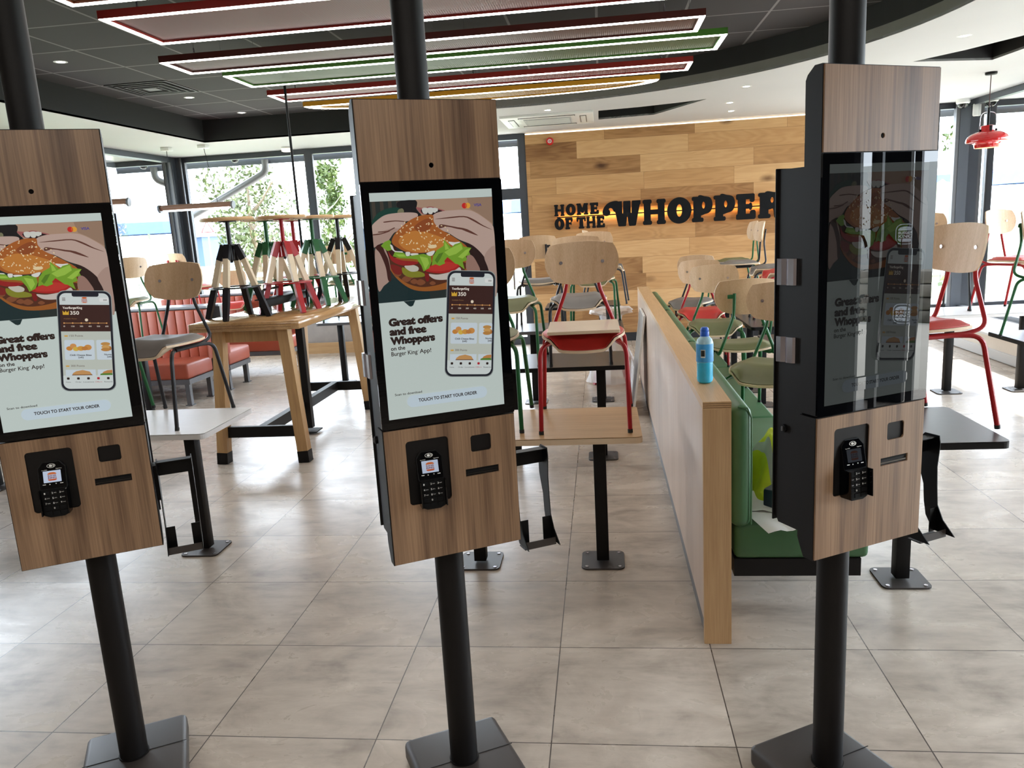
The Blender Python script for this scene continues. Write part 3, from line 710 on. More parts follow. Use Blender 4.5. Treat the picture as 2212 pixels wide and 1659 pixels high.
pedestal_table(.56, 1.565, 2.88, 3.48, [(1.386, 3.24), (.755, 3.24)], 'dark_top', 'graphite topped table behind the light oak one', GT_, 'blackmetal')
pedestal_table(.50, 1.60, 4.74, 5.34, [(1.392, 5.10), (.747, 5.10)], 'dark_top', 'grey topped third table back from the middle kiosk', GT_, 'greymetal')
pedestal_table(.75, 1.62, 6.70, 7.30, [(1.40, 7.0), (.95, 7.0)], 'dark_top', 'dark topped table closest to the plank wall', GT_, 'blackmetal')
pedestal_table(-1.72, -.632, 1.36, 1.95, [(-.85, 1.62), (-1.5, 1.62)], 'white_top', 'white topped table beside the first kiosk, grey seat chair on it', GT_, 'white_top')
pedestal_table(2.42, 3.02, .90, 1.50, [(2.735, 1.215)], 'dark_top', 'square graphite table beside the third kiosk carrying a red chair', GT_, 'blackmetal')
pedestal_table(4.21, 4.85, 3.10, 3.74, [(4.52, 3.44)], 'dark_top', 'dark edged table near the low window sill at the picture edge', GT_, 'blackmetal')
pedestal_table(4.16, 5.36, 4.68, 5.26, [(4.478, 5.0), (5.1, 5.0)], 'white_top', 'long white topped table by the window sill under the pendant lamp', GT_, 'white_top')
pedestal_table(-1.80, -1.22, 6.14, 6.76, [(-1.62, 6.45)], 'grey_top', 'small grey topped table behind the high oak table', GT_, 'greymetal')
pedestal_table(-3.75, -2.85, 2.45, 3.05, [(-3.1, 2.78)], 'dark_top', 'dark topped table at the far edge, its post beside the first kiosk', GT_, 'blackmetal')
pedestal_table(-4.1, -2.95, 4.72, 5.36, [(-3.2, 5.0), (-3.8, 5.0)], 'white_top', 'white topped table before the terracotta bench with a green framed chair', GT_, 'white_top')
pedestal_table(-4.3, -3.3, 6.80, 7.18, [(-3.8, 6.98)], 'white_top', 'white topped table between the two rear terracotta benches', GT_, 'white_top')
pedestal_table(2.62, 3.30, 3.40, 4.00, [(2.80, 3.7)], 'dark_top', 'dark table in front of the green bench, lowest behind the third kiosk', GT_, 'blackmetal')
pedestal_table(2.66, 3.34, 4.44, 5.58, [(2.80, 4.7), (2.8, 5.3)], 'dark_top', 'long dark table in front of the green bench carrying side-on chairs', GT_, 'blackmetal')
pedestal_table(2.60, 3.24, 5.92, 7.0, [(2.80, 6.2), (2.8, 6.7)], 'dark_top', 'dark table nearest the sign carrying two side-on chairs', GT_, 'blackmetal')

# pale board on the red chair's seat
b = MB(); b.prism([rrect(-.163, -.150, .163, .150, .004)], .013, 'plyedge'); b.prism([rrect(-.162, -.149, .162, .149, .004)], .001, plain('gloss_cream_board', rgb(236, 222, 204), .12, var=.03), Matrix.Translation((0, 0, .007)))
o = b.build('board'); o.location = (1.325, 1.335, TZ + .4715); o.rotation_euler = (R(2), 0, R(1)); tag(o, 'glossy cream board lying across the red chair seat', 'board')

# ================================================================== HIGH OAK TABLE, STOOLS
HZ = 1.105
t = thing('communal_table', 'long high varnished oak table carrying the coloured stools', 'table', (-1.23, 4.15, 0))

b = MB(); b.box((0, 0, HZ - .0325), (.86, 1.92, .065), 'table_oak', bev=.003, seg=1)
M["joint"] = plain("joint_line", rgb(120, 84, 50), .5)
for z in (HZ - .022, HZ - .042): b.box((0, -.9605, z), (.74, .003, .0025), "joint")
    
b.build('tabletop', t)
for sx in (-1, 1):
    for sy in (-1, 1):
        b = MB(); p0, p1 = (sx * .255, sy * .83, HZ - .065), (sx * .325, sy * .865, .09)
        b.bar(p0, p1, .082, .082, 'leg_oak', ref=(0, 1, 0)); l = b.build('leg', t)
        b = MB(); b.bar(p1, (sx * .330, sy * .868, 0), .086, .086, 'blackmetal', ref=(0, 1, 0)); b.build('leg_sleeve', l)
for sy in (-1, 1):
    b = MB(); b.box((0, sy * .80, HZ - .115), (.50, .04, .10), 'leg_oak'); b.build('apron', t)
    b = MB(); b.box((0, sy * .855, .245), (.58, .035, .085), 'blackmetal'); b.build('stretcher', t)
b = MB(); b.box((0, 0, .245), (.06, 1.68, .085), 'blackmetal'); b.build('stretcher', t)
b = MB(); b.box((.045, 0, .55), (.06, .06, 1.0), 'blackmetal'); b.build('centre_post', t)
b = MB(); b.box((.045, 0, .02), (.16, .16, .01), 'blackmetal'); b.build('centre_foot', t)
# power rail on it
t = thing('power_rail', 'black power socket rail on two feet running along the high oak table', 'power rail', (-1.255, 4.18, HZ))
b = MB(); b.box((0, 0, .092), (.070, 1.10, .060), 'black', bev=.006); b.box((0, 0, .126), (.105, 1.16, .008), 'black', bev=.003); b.build('rail_body', t)
for y in (-.50, .50):
    b = MB(); b.box((0, y, .035), (.06, .075, .07), 'black'); b.box((0, y, .003), (.11, .12, .006), 'black'); b.build('rail_foot', t)
b = MB(); b.tube(fillet([(0, -.53, .125), (0, -.53, .20), (0, .53, .20), (0, .53, .125)], .04), .010, 'gloss_black'); b.build('rail_handle', t)
b = MB(); b.cyl((.07, .225, 0), (.07, .225, ZT - HZ), .011, 'black', 10); b.build('conduit_pole', t)

stool_proto = {}
def stool(kind, x, y, z, deg, label, name='bar_stool'):
    paint = {'red': 'red_tube', 'green': 'green_tube', 'black': 'black_tube'}[kind]
    if kind in stool_proto: return dup(stool_proto[kind], label, (x, y, z), R(deg), 'stools on the high oak table')
    t = thing(name, label, 'stool', (x, y, z), R(deg), 'stools on the high oak table'); stool_proto[kind] = t
    b = MB(); b.lathe([(0, .748), (.17, .744), (.198, .748), (.203, .760), (.199, .772), (.16, .774), (.06, .769), (0, .768)], 'oak', 40); se = b.build('seat', t)
    b = MB()
    for k in range(6):
        a = PI / 3 * k; b.cyl((.13 * math.cos(a), .13 * math.sin(a), .742), (.13 * math.cos(a), .13 * math.sin(a), .749), .006, 'black', 8)
    b.lathe([(0, .738), (.07, .738), (.07, .748), (0, .748)], paint, 20); b.build('seat_plate', se)
    b = MB(); b.cyl((0, 0, .47), (0, 0, .742), .0175, paint, 16); b.build('pole', t)
    b = MB(); b.prism([ellipse(0, 0, .055, .055, 20)], .006, paint, Matrix.Translation((0, 0, .565))); b.cyl((0, 0, .45), (0, 0, .565), .026, paint, 16)
    b.cyl((0, 0, .43), (0, 0, .45), .012, 'black', 10); b.build('hub', t)
    b = MB(); b.prism([ellipse(0, 0, .195, .195, 36), ellipse(0, 0, .135, .135, 36)], .010, paint, Matrix.Translation((0, 0, .240))); b.build('footrest_ring', t)
    for k in range(4):
        a = PI / 2 * k; c, s = math.cos(a), math.sin(a)
        rr = lambda r, z: (r * c, r * s, z)
        b = MB(); b.bar(rr(.094, .46), rr(.162, .245), .041, .041, 'wood_block', ref=rr(1, 0)); l = b.build('leg', t)
        b = MB(); b.bar(rr(.047, .563), rr(.0945, .452), .045, .045, paint, ref=rr(1, 0)); b.build('leg_top_sleeve', l)
        b = MB(); b.bar(rr(.166, .236), rr(.205, .12), .043, .043, paint, ref=rr(1, 0)); b.bar(rr(.205, .122), rr(.248, .0), .043, .043, paint, ref=rr(1, 0), w2=.034, d2=.038); b.build('leg_bottom_sleeve', l)
    return t
stool('black', -1.428, 3.55, HZ, 3, 'black footed stool at the near end of the high oak table')
stool('green', -1.39, 4.16, HZ, 8, 'green footed stool behind the black one on the high oak table')
stool('red', -1.125, 3.86, HZ, 45, 'red footed stool in front at the middle of the high oak table')
stool('red', -1.40, 4.78, HZ, 30, 'red footed stool farther back, half hidden by the green one')
stool('green', -1.085, 4.42, HZ, 38, 'green footed stool beside the red one over the table edge')
stool('black', -1.0, 4.86, HZ, 10, 'black footed stool at the rear of the high oak table by the kiosk')
# the wrapped stool on the floor by the divider
w = dup(stool_proto['red'], 'red footed stool wrapped in clear plastic on the floor beside the divider', (1.50, 5.98, 0), R(40)); del w['group']
def wrap_mat():
    mt, n, l, bb = nm('plastic_wrap')
    tr = n.new('ShaderNodeBsdfTransparent'); mx = n.new('ShaderNodeMixShader'); mx.inputs[0].default_value = .45
    bb.inputs['Base Color'].default_value = (.85, .86, .88, 1); bb.inputs['Roughness'].default_value = .25
    no = n.new('ShaderNodeTexNoise'); no.inputs['Scale'].default_value = 30; bp = n.new('ShaderNodeBump'); bp.inputs['Strength'].default_value = .7
    tc = n.new('ShaderNodeTexCoord'); l.new(tc.outputs['Object'], no.inputs['Vector']); l.new(no.outputs['Fac'], bp.inputs['Height']); l.new(bp.outputs[0], bb.inputs['Normal'])
    l.new(tr.outputs[0], mx.inputs[1]); l.new(bb.outputs[0], mx.inputs[2]); l.new(mx.outputs[0], n['Material Output'].inputs[0]); return mt
M['wrap'] = wrap_mat()
b = MB(); vs = []; fs = []; n = 40; prof = [(.02, .785), (.15, .79), (.213, .783), (.222, .765), (.216, .745), (.12, .72), (.10, .62), (.15, .42), (.22, .25), (.25, .10), (.27, .02)]
for j, (r, z) in enumerate(prof):
    for i in range(n):
        a = 2 * PI * i / n; q = 1 + .05 * math.sin(a * 7 + j * 2.1) + .04 * math.sin(a * 13 - j * 1.3); vs.append((r * q * math.cos(a), r * q * math.sin(a), z + .008 * math.sin(a * 5 + j)))
for j in range(len(prof) - 1):
    for i in range(n): k = (i + 1) % n; fs.append((j * n + i, j * n + k, (j + 1) * n + k, (j + 1) * n + i))
b.add(vs, fs, 'wrap', True); b.build('plastic_wrap', w)

# ================================================================== DIVIDER AND GREEN BENCH
t = thing('room_divider', 'waist high oak topped divider running from the bottle to the plank wall', 'divider', (1.833, .648, 0))
LD = 5.3
b = MB(); b.box((-.045, LD / 2 + .02, .53), (.012, LD, .88), 'pale_panel'); b.build('side_panel', t)
b = MB(); b.box((-.035, LD / 2 + .02, .045), (.016, LD, .09), 'greymetal'); b.build('plinth', t)
b = MB(); b.box((0, .0, .485), (.106, .024, .97), 'oak_z'); b.build('end_board', t)
b = MB(); b.box((0, LD / 2 - .012, .985), (.106, LD, .03), 'oak_y')
for z in (.977, .985, .993): b.box((0, -.0125, z), (.104, .001, .0022), 'joint')
b.build('top_board', t)
b = MB(); b.box((.045, LD / 2 + .02, .485), (.012, LD, .96), 'oak_z'); b.build('rear_panel', t)

t = thing('bench', 'long green upholstered bench behind the oak divider', 'bench', (1.89, .72, 0))
LB = 5.1
segs = [(0, 1.72), (1.72, 3.4), (3.4, LB)]
for y0, y1 in segs:
    b = MB(); b.box((.295, (y0 + y1) / 2 + .05, .38), (.53, y1 - y0 - .004, .16), 'bench_green', bev=.025, seg=3); b.build('seat_cushion', t)
    b = MB(); X = Matrix.Translation((.004, (y0 + y1) / 2, .45))
    b.box((.045, 0, .255), (.085, y1 - y0 - .004, .505), 'bench_green', X, bev=.040, seg=4)
    b.tube([X @ Vector((xx, -(y1 - y0) / 2 + .012, zz)) for xx, zz in ((.083, .02), (.085, .25), (.083, .46), (.068, .498), (.03, .505))], .0035, 'bench_green'); b.build('back_cushion', t)
b = MB(); b.box((.28, LB / 2 + .06, .262), (.50, LB, .075), 'blackmetal'); b.build('bench_rail', t)
for y in (.75, 1.9, 3.4, 4.9):
    b = MB(); b.box((.40, y, .112), (.05, .05, .225), 'blackmetal'); b.box((.40, y, .004), (.10, .10, .008), 'blackmetal'); b.build('bench_leg', t)

# bottle on the divider
t = thing('drink_bottle', 'clear bottle of blue sports drink with a blue cap on the divider end', 'bottle', (1.834, .992, 1.0))
M['drink'] = plain('blue_drink', rgb(64, 190, 230), .10, 0, .5, var=.08, scale=30)
M['clearpet'] = plain('clear_pet', rgb(168, 206, 220), .12, var=.08, scale=60)
M['label_blue'] = plain('blue_label', rgb(70, 160, 222), .3, var=.1, scale=40)
M['cap_blue'] = plain('blue_cap', rgb(28, 92, 196), .4, var=.04)
ribs = []
for k in range(15):
    z = .03 + k * .0042; ribs.append((.0325 + .0012 * (k % 2), z))
b = MB(); b.lathe([(0, .002), (.024, .002), (.031, .008), (.034, .022)] + ribs + [(.0345, .094), (.0345, .098)], 'drink', 32); b.build('drink', t)
b = MB(); b.lathe([(.0355, .093), (.0358, .096), (.0355, .125), (.0358, .165), (.0345, .172)], 'label_blue', 32, cap=False)
X = Matrix.Rotation(R(-20), 4, 'Z')
for i, (z0, z1, a0_, a1_) in enumerate(((.112, .146, -34, -4),)):
    vs = []; n = 6
    for k in range(n + 1):
        a = R(-90 + a0_ + (a1_ - a0_) * k / n); vs += [(.0361 * math.cos(a), .0361 * math.sin(a), z0), (.0361 * math.cos(a), .0361 * math.sin(a), z1)]
    b.add(vs, [(2 * k, 2 * k + 2, 2 * k + 3, 2 * k + 1) for k in range(n)], 'whiteplastic')
    if i == 0:
        for k in range(9):
            a = R(-90 + a0_ + 4 + 22 * k / 8); c, s = math.cos(a), math.sin(a); h_ = .0007 if k % 3 else .0012
            b.add([(.0363 * c - h_ * s * -1, .0363 * s - h_ * c, z0 + .006), (.0363 * c + h_ * s * -1, .0363 * s + h_ * c, z0 + .006), (.0363 * c + h_ * s * -1, .0363 * s + h_ * c, z1 - .003), (.0363 * c - h_ * s * -1, .0363 * s - h_ * c, z1 - .003)], [(0, 1, 2, 3)], 'black')
b.build('bottle_label', t)
b = MB(); b.lathe([(.0348, .092), (.0352, .17), (.030, .186), (.021, .195), (.016, .199), (.016, .203)], 'clearpet', 32, cap=False); b.build('bottle_shell', t)
b = MB(); b.lathe([(.018, .199), (.0185, .203), (.0185, .216), (.0165, .219), (.0175, .222), (.017, .229), (.012, .236), (0, .238)], 'cap_blue', 24); b.build('cap', t)

# things left on the bench
def crumple(name, w, d, h, mat, seed, loc, rz, label, cat, mat2=None, n=26):
    random.seed(seed); b = MB(); ph = [random.uniform(0, 6.28) for _ in range(12)]; vs = []; fs = []; fs2 = []
    for j in range(n + 1):
        for i in range(n + 1):
            u, v = i / n * 2 - 1, j / n * 2 - 1; r = max(abs(u), abs(v))
            z = h * (1 - smooth01(.25, 1.0, math.hypot(u, v) * .9)) + .035 * (abs(math.sin(u * 4.2 + v * 2.1 + ph[0])) + abs(math.sin(v * 5.3 - u * 2.6 + ph[1])) * .8) * (1 - r * .6) + .012 * math.sin(u * 13 + ph[2]) * math.sin(v * 11 + ph[3])
            vs.append((u * w / 2 * (1 + .15 * math.sin(v * 4 + ph[4])), v * d / 2 * (1 + .18 * math.sin(u * 5 + ph[5])), max(.004, z) if r < 1 else .003))
    for j in range(n):
        for i in range(n):
            f = (j * (n + 1) + i, j * (n + 1) + i + 1, (j + 1) * (n + 1) + i + 1, (j + 1) * (n + 1) + i)
            (fs2 if mat2 and (i % 13) in (5, 6) else fs).append(f)
    b.add(vs, fs, mat, True)
    if fs2: b.add(vs, fs2, mat2, True)
    o = b.build(name); o.location = loc; o.rotation_euler = (0, 0, rz); return tag(o, label, cat)
M['hivis'] = plain('hi_vis_yellow', rgb(196, 208, 30), .6, var=.1, scale=12)
M['reflective'] = plain('reflective_grey_tape', rgb(168, 168, 160), .4, var=.05)
crumple('safety_jacket', .36, .40, .22, 'hivis', 5, (2.20, 1.24, BZ), R(20), 'crumpled yellow safety jacket with grey tape on the green bench', 'jacket', 'reflective')
t = thing('tool_case', 'dark teal carry case lying open beside the safety jacket', 'case', (2.22, .93, BZ), R(-38))
M['teal'] = plain('teal_plastic', rgb(28, 74, 92), .4, var=.06); M['tealdark'] = plain('dark_teal_plastic', rgb(22, 40, 52), .5, var=.06)
b = MB(); b.box((0, 0, .045), (.26, .18, .085), 'tealdark', bev=.012); b.build('case_body', t)
b = MB(); b.box((0, .10, .135), (.26, .03, .17), 'teal', Matrix.Rotation(R(14), 4, 'X'), bev=.012); b.build('case_lid', t)
M['paper'] = plain('white_paper', rgb(226, 224, 220), .7, var=.02)
for i, (x, y, a, lb) in enumerate(((2.10, .80, 12, 'loose white sheet of paper hanging over the bench front'), (2.08, 1.0, -14, 'second white sheet of paper lying under the tool case edge'))):
    b = MB(); vs = []; fs = []; n = 8
    for j in range(n + 1):
        for k in range(n + 1): vs.append(((k / n - .5) * .20, (j / n - .5) * .26, .003 + i * .003 + .010 * math.sin(k * .9 + i) ** 2 * (1 - j / n)))
    for j in range(n):
        for k in range(n): fs.append((j * (n + 1) + k, j * (n + 1) + k + 1, (j + 1) * (n + 1) + k + 1, (j + 1) * (n + 1) + k))
    b.add(vs, fs, 'paper', True); o = b.build('paper_sheet'); o.location = (x, y, BZ); o.rotation_euler = (0, 0, R(a)); tag(o, lb, 'paper')

# boards leaning against the divider
M['board_brown'] = plain('brown_board', rgb(96, 84, 74), .35, var=.06)
t = thing('leaning_board', 'dark brown board with white edges leaning against the divider', 'board', (1.64, 4.75, 0), 0)
b = MB(); X = Matrix.Rotation(R(7.5), 4, 'Y'); b.box((.012, 0, .44), (.014, .66, .88), 'board_brown', X); b.build('board_panel', t)
b = MB()
for s in (-1, 1): b.box((.012, s * .333, .44), (.018, .008, .88), 'whiteplastic', X)
b.box((.012, 0, .883), (.018, .67, .006), 'whiteplastic', X); b.build('board_edging', t)
b = MB(); X = Matrix.Rotation(R(6), 4, 'Y'); b.box((-.02, -.12, .22), (.006, .5, .44), 'wrap', X, bev=.002); b.build('plastic_sleeve', t)

# ================================================================== TERRACOTTA BENCHES
def booth(xr, L, yb, face, label, name='bench'):
    """upholstered booth bench; xr = right-hand end, yb = plane of the back, face -1 opens towards the photographer"""
    t = thing(name, label, 'bench', (xr - L / 2, yb, 0), 0 if face < 0 else PI, 'terracotta booth benches')
    h = L / 2
    b = MB(); b.box((0, -.31, .375), (L, .56, .17), 'bench_orange', bev=.028, seg=3); b.build('seat_cushion', t)
    b = MB(); N = max(2, int(L / .105)); w_ = L / N
    for i in range(N): b.box((-h + w_ * (i + .5), -.045, .70), (w_ * 1.0, .11, .56), 'bench_orange', bev=.014, seg=3)
    b.build('channelled_back', t)
    b = MB(); b.box((0, .035, .625), (L + .02, .05, .75), 'greymetal'); b.box((0, .02, 1.005), (L + .03, .14, .022), 'grey_top'); b.build('back_frame', t)
    b = MB(); b.box((0, -.30, .262), (L, .54, .055), 'greymetal'); b.build('seat_rail', t)
    for sx in (-1, 1):
        for y in (-.52, -.06):
            b = MB(); b.box((sx * (h - .05), y, .118), (.05, .05, .236), 'greymetal'); b.box((sx * (h - .05), y, .004), (.08, .08, .008), 'greymetal'); b.build('bench_leg', t)
    return t
booth(-2.96, 1.55, 5.96, -1, 'terracotta channelled bench facing out behind the white tables, next to the high table')
booth(-2.90, 1.55, 6.17, 1, 'terracotta bench backing onto the front one, only its seat end showing')
booth(-2.62, 1.9, 7.78, -1, 'terracotta bench farthest back under the corner window')
booth(-3.30, 1.2, 3.86, 1, 'terracotta bench nearest the first kiosk, mostly hidden behind it')

# ================================================================== ORDER KIOSKS
H1 = [0.201251, -0.015026, -0.226767, -0.073293, -0.217341, 1.834744, -0.037012, -0.016044]
H2 = [0.206927, -0.015466, -0.257786, -0.072811, -0.224655, 1.520756, -0.036052, -0.017201]
def hm(h, p):
    x, y = p[0] / 1000, p[1] / 1000; d = h[6] * x + h[7] * y + 1
    return ((h[0] * x + h[1] * y + h[2]) / d, (h[3] * x + h[4] * y + h[5]) / d)
A1 = lambda pts: [hm(H1, p) for p in pts]
A2 = lambda pts: [hm(H2, p) for p in pts]
def lerp2(a, b, t): return (a[0] + (b[0] - a[0]) * t, a[1] + (b[1] - a[1]) * t)
def display_art(k):
    """the advert on the order screen, laid out as flat colour patches on the display"""
    mb = MB(); st = {'z': 0.0}
    FACE = Matrix.Translation((0, -.1216, 0)) @ UP_XZ
    xl, xr, zb, zt, zp0, zp1 = -.1665, .1585, 1.2095, 1.7915, 1.5175, 1.7705
    def P(poly, c, s=False):
        st['z'] += 4e-5
        poly = [(max(xl, min(xr, p[0])), p[1]) for p in poly]
        v = [Vector((p[0], p[1], 0)) for p in poly]
        tr = tessellate_polygon([v]); mb.add([(p[0], p[1], st['z']) for p in poly], tr, screen_mat(c, k), False, FACE)
    def S(pts, c, h=A1, seg=5): P(h(catmull(pts, seg)), c)
    def TX(s_, x0, x1, z, cap, c, bold=0.0):
        st['z'] += 4e-5; put_text(mb, s_, x0, x1, z, cap, screen_mat(c, k), FACE, bold, st['z'])
    def E_(cx, cz, rx, rz, c, rot=0.0, n=12): P(ellipse(cx, cz, rx, rz, n, rot), c)
    W = (196, 208, 203)
    P([(xl, zb), (xr, zb), (xr, zt), (xl, zt)], W)
    P([(xl, zp0), (xr, zp0), (xr, zp1), (xl, zp1)], (38, 46, 44))
    for i in range(4): x = xl + .004 + i * .021; P([(x, 1.70), (x + .009, 1.70), (x + .009, zp1), (x, zp1)], (66, 60, 52))
    P([(xl, zp0), (-.03, zp0), (-.03, 1.56), (xl, 1.585)], (24, 44, 46)); P([(xl, 1.60), (-.10, 1.60), (-.11, 1.66), (xl, 1.65)], (58, 26, 22))
    # face, sleeve, hair
    P(A1([(915, 300), (1885, 266), (1885, 640), (1600, 520), (1240, 520), (1000, 505), (930, 420)]), (170, 140, 118))
    P(A1([(1560, 280), (1885, 266), (1885, 600), (1700, 470), (1600, 420)]), (150, 122, 102))
    S([(690, 330), (920, 310), (925, 430), (980, 480), (900, 520), (720, 440)], (26, 24, 26))
    S([(360, 600), (430, 480), (560, 410), (700, 400), (720, 460), (560, 520), (400, 640)], (24, 62, 52))
    S([(700, 425), (750, 410), (770, 450), (740, 480), (690, 470)], (118, 116, 88))
    # mouth
    S([(925, 395), (1010, 402), (1100, 385), (1200, 410), (1290, 445), (1200, 500), (1020, 485), (950, 440)], (156, 92, 90))
    S([(985, 425), (1100, 408), (1200, 425), (1260, 452), (1170, 492), (1020, 480)], (40, 24, 26))
    for x, y, w_, h_ in ((1032, 440, 34, 34), (1098, 440, 34, 36), (1150, 432, 26, 26), (1178, 428, 16, 18)): S([(x - w_, y - h_ * .9), (x + w_, y - h_), (x + w_ * .8, y + h_), (x - w_ * .6, y + h_ * .9)], (206, 206, 198), seg=4)
    # burger: lower bun, patty, fillings
    S([(570, 1060), (600, 1180), (700, 1310), (860, 1420), (1040, 1450), (1300, 1425), (1440, 1380), (1560, 1200), (1580, 1000), (1400, 1000), (900, 1000)], (150, 88, 36))
    S([(568, 1040), (600, 1150), (690, 1260), (800, 1345), (960, 1395), (1130, 1385), (1320, 1330), (1480, 1240), (1560, 1100), (1300, 1080), (800, 1080)], (82, 44, 28))
    for x, y, r_ in ((800, 1300, 60), (900, 1330, 50), (980, 1340, 62), (690, 1240, 46), (1130, 1350, 40), (860, 1270, 40)): S([(x - r_, y), (x, y - r_ * .7), (x + r_, y), (x, y + r_ * .6)], (126, 74, 46), seg=4)
    S([(600, 1120), (690, 1130), (760, 1180), (720, 1240), (640, 1220)], (120, 34, 30))
    S([(750, 1150), (850, 1190), (960, 1200), (1040, 1240), (1000, 1270), (850, 1275), (760, 1230)], (128, 128, 40))
    S([(775, 1135), (880, 1120), (950, 1150), (940, 1195), (850, 1200)], (192, 188, 174))
    S([(1080, 1235), (1200, 1240), (1380, 1200), (1470, 1150), (1480, 1240), (1330, 1300), (1160, 1300)], (196, 186, 178))
    S([(570, 945), (620, 1010), (740, 1060), (900, 1075), (950, 1095), (860, 1125), (720, 1120), (610, 1060)], (146, 34, 34))
    S([(1030, 1190), (1120, 1120), (1240, 1020), (1400, 1060), (1480, 1110), (1400, 1190), (1220, 1225)], (166, 36, 34))
    S([(1070, 1170), (1250, 1080), (1440, 1110), (1380, 1170), (1200, 1200)], (184, 52, 44))
    S([(1030, 1220), (1080, 1230), (1085, 1310), (1050, 1320)], (120, 26, 26))
    # hands behind and beside the bun
    SK, SK2, SKD = (186, 160, 148), (170, 142, 130), (96, 58, 48)
    S([(365, 760), (380, 900), (480, 850), (560, 830), (640, 720), (700, 690), (690, 640), (600, 640), (450, 650)], SK2)
    S([(360, 640), (430, 560), (540, 490), (700, 465), (860, 460), (935, 475), (938, 515), (880, 560), (790, 575), (790, 630), (740, 665), (620, 660), (480, 700), (370, 740)], SK)
    for pts in ([(450, 700), (560, 690), (640, 650), (650, 660), (560, 702), (455, 712)], [(520, 575), (660, 560), (780, 570), (780, 580), (660, 572), (525, 588)], [(375, 735), (480, 722), (580, 690), (585, 700), (480, 735), (378, 748)]): S(pts, SKD, seg=3)
    S([(405, 940), (500, 880), (570, 1010), (600, 1180), (590, 1310), (520, 1380), (445, 1430)], SK2)
    S([(410, 900), (480, 860), (530, 960), (580, 1080), (610, 1300), (570, 1310), (540, 1150), (470, 980)], (62, 28, 24))
    S([(1560, 820), (1680, 880), (1770, 980), (1820, 1160), (1880, 1250), (1880, 1480), (1600, 1200), (1550, 1010)], (44, 26, 24))
    S([(1130, 500), (1230, 450), (1400, 432), (1560, 430), (1680, 470), (1860, 600), (1900, 700), (1925, 1000), (1935, 1400), (1870, 1260), (1790, 1040), (1640, 880), (1460, 800), (1330, 720), (1230, 680), (1150, 600)], SK)
    S([(1780, 1000), (1930, 900), (1935, 1470), (1880, 1460), (1830, 1180)], SK2)
    for pts in ([(1150, 545), (1330, 520), (1520, 505), (1640, 545), (1760, 620), (1880, 680), (1750, 630), (1620, 560), (1520, 520), (1330, 535)], [(1220, 610), (1330, 625), (1480, 655), (1580, 690), (1690, 750), (1560, 690), (1440, 668), (1310, 640), (1215, 660)], [(1440, 650), (1560, 670), (1700, 750), (1600, 720)]): S(pts, SKD, seg=3)
    S([(1560, 1010), (1620, 1000), (1680, 1080), (1720, 1200), (1560, 1190)], (150, 116, 104))
    # top bun
    S([(618, 840), (640, 750), (720, 660), (840, 560), (960, 505), (1080, 488), (1135, 500), (1145, 580), (1210, 660), (1330, 730), (1440, 800), (1550, 880), (1560, 940), (1400, 960), (1200, 950), (1000, 970), (830, 965), (700, 910)], (164, 92, 40))
    S([(700, 820), (800, 720), (950, 690), (1150, 740), (1300, 810), (1330, 890), (1150, 940), (950, 960), (780, 920)], (190, 122, 54))
    S([(900, 640), (1000, 560), (1090, 540), (1120, 620), (1050, 690), (950, 700)], (140, 72, 36))
    S([(1070, 880), (1130, 865), (1180, 880), (1160, 905), (1090, 910)], (226, 204, 160), seg=4)
    random.seed(3)
    for i in range(88):
        a, q = random.uniform(0, 2 * PI), math.sqrt(random.random())
        x, y = 1010 + 330 * q * math.cos(a), 730 + 215 * q * math.sin(a)
        if y < 620 and (x < 760 or x > 1130): continue
        c = hm(H1, (x, y)); E_(c[0], c[1], .0026, .0013, (232, 208, 164), random.uniform(0, 3.1), 8)
    # mayonnaise and lettuce
    for pts in ([(585, 860), (620, 880), (650, 940), (740, 950), (745, 970), (660, 960), (600, 910)], [(785, 960), (840, 960), (830, 1010), (795, 1005)], [(1050, 970), (1150, 940), (1120, 1000), (1070, 1000)], [(1320, 830), (1400, 835), (1465, 830), (1440, 870), (1380, 880)], [(850, 975), (940, 975), (930, 1000), (860, 1000)]): S(pts, (216, 216, 208), seg=4)
    LG, LG2, LG3 = (116, 158, 44), (150, 188, 70), (84, 122, 34)
    def zig(pts, c): P(A1(pts), c)
    zig([(475, 880), (520, 830), (580, 805), (605, 830), (590, 870), (610, 930), (560, 945), (510, 910)], LG)
    zig([(625, 1010), (650, 955), (760, 965), (800, 1010), (940, 990), (1010, 980), (1100, 1010), (1110, 1080), (1080, 1160), (1010, 1200), (985, 1130), (930, 1050), (840, 1040), (720, 1035)], LG)
    zig([(960, 1010), (1060, 1030), (1080, 1100), (1030, 1180), (1000, 1100)], LG2)
    zig([(1110, 1130), (1130, 1010), (1180, 930), (1260, 880), (1265, 800), (1310, 850), (1360, 900), (1400, 860), (1480, 835), (1510, 890), (1610, 905), (1580, 950), (1595, 990), (1540, 1010), (1555, 1060), (1500, 1080), (1525, 1175), (1440, 1110), (1410, 1105), (1310, 1020), (1270, 1070), (1280, 1100), (1210, 1130), (1160, 1110)], LG)
    zig([(1270, 960), (1350, 910), (1480, 850), (1500, 920), (1420, 980), (1330, 1010)], LG2)
    zig([(1440, 1020), (1540, 930), (1600, 910), (1560, 985), (1500, 1040)], LG2)
    zig([(1150, 1060), (1200, 980), (1260, 960), (1220, 1040), (1180, 1100)], LG3)
    zig([(1270, 830), (1300, 860), (1330, 920), (1280, 930)], LG2)
    zig([(660, 985), (760, 985), (790, 1015), (700, 1015)], LG2)
    # paper flap at the foot of the picture
    P([(-.103, zp0 + .0002), (-.072, zp0 + .0002), (-.079, 1.5045), (-.085, 1.5025), (-.090, 1.5045)], (24, 44, 46))
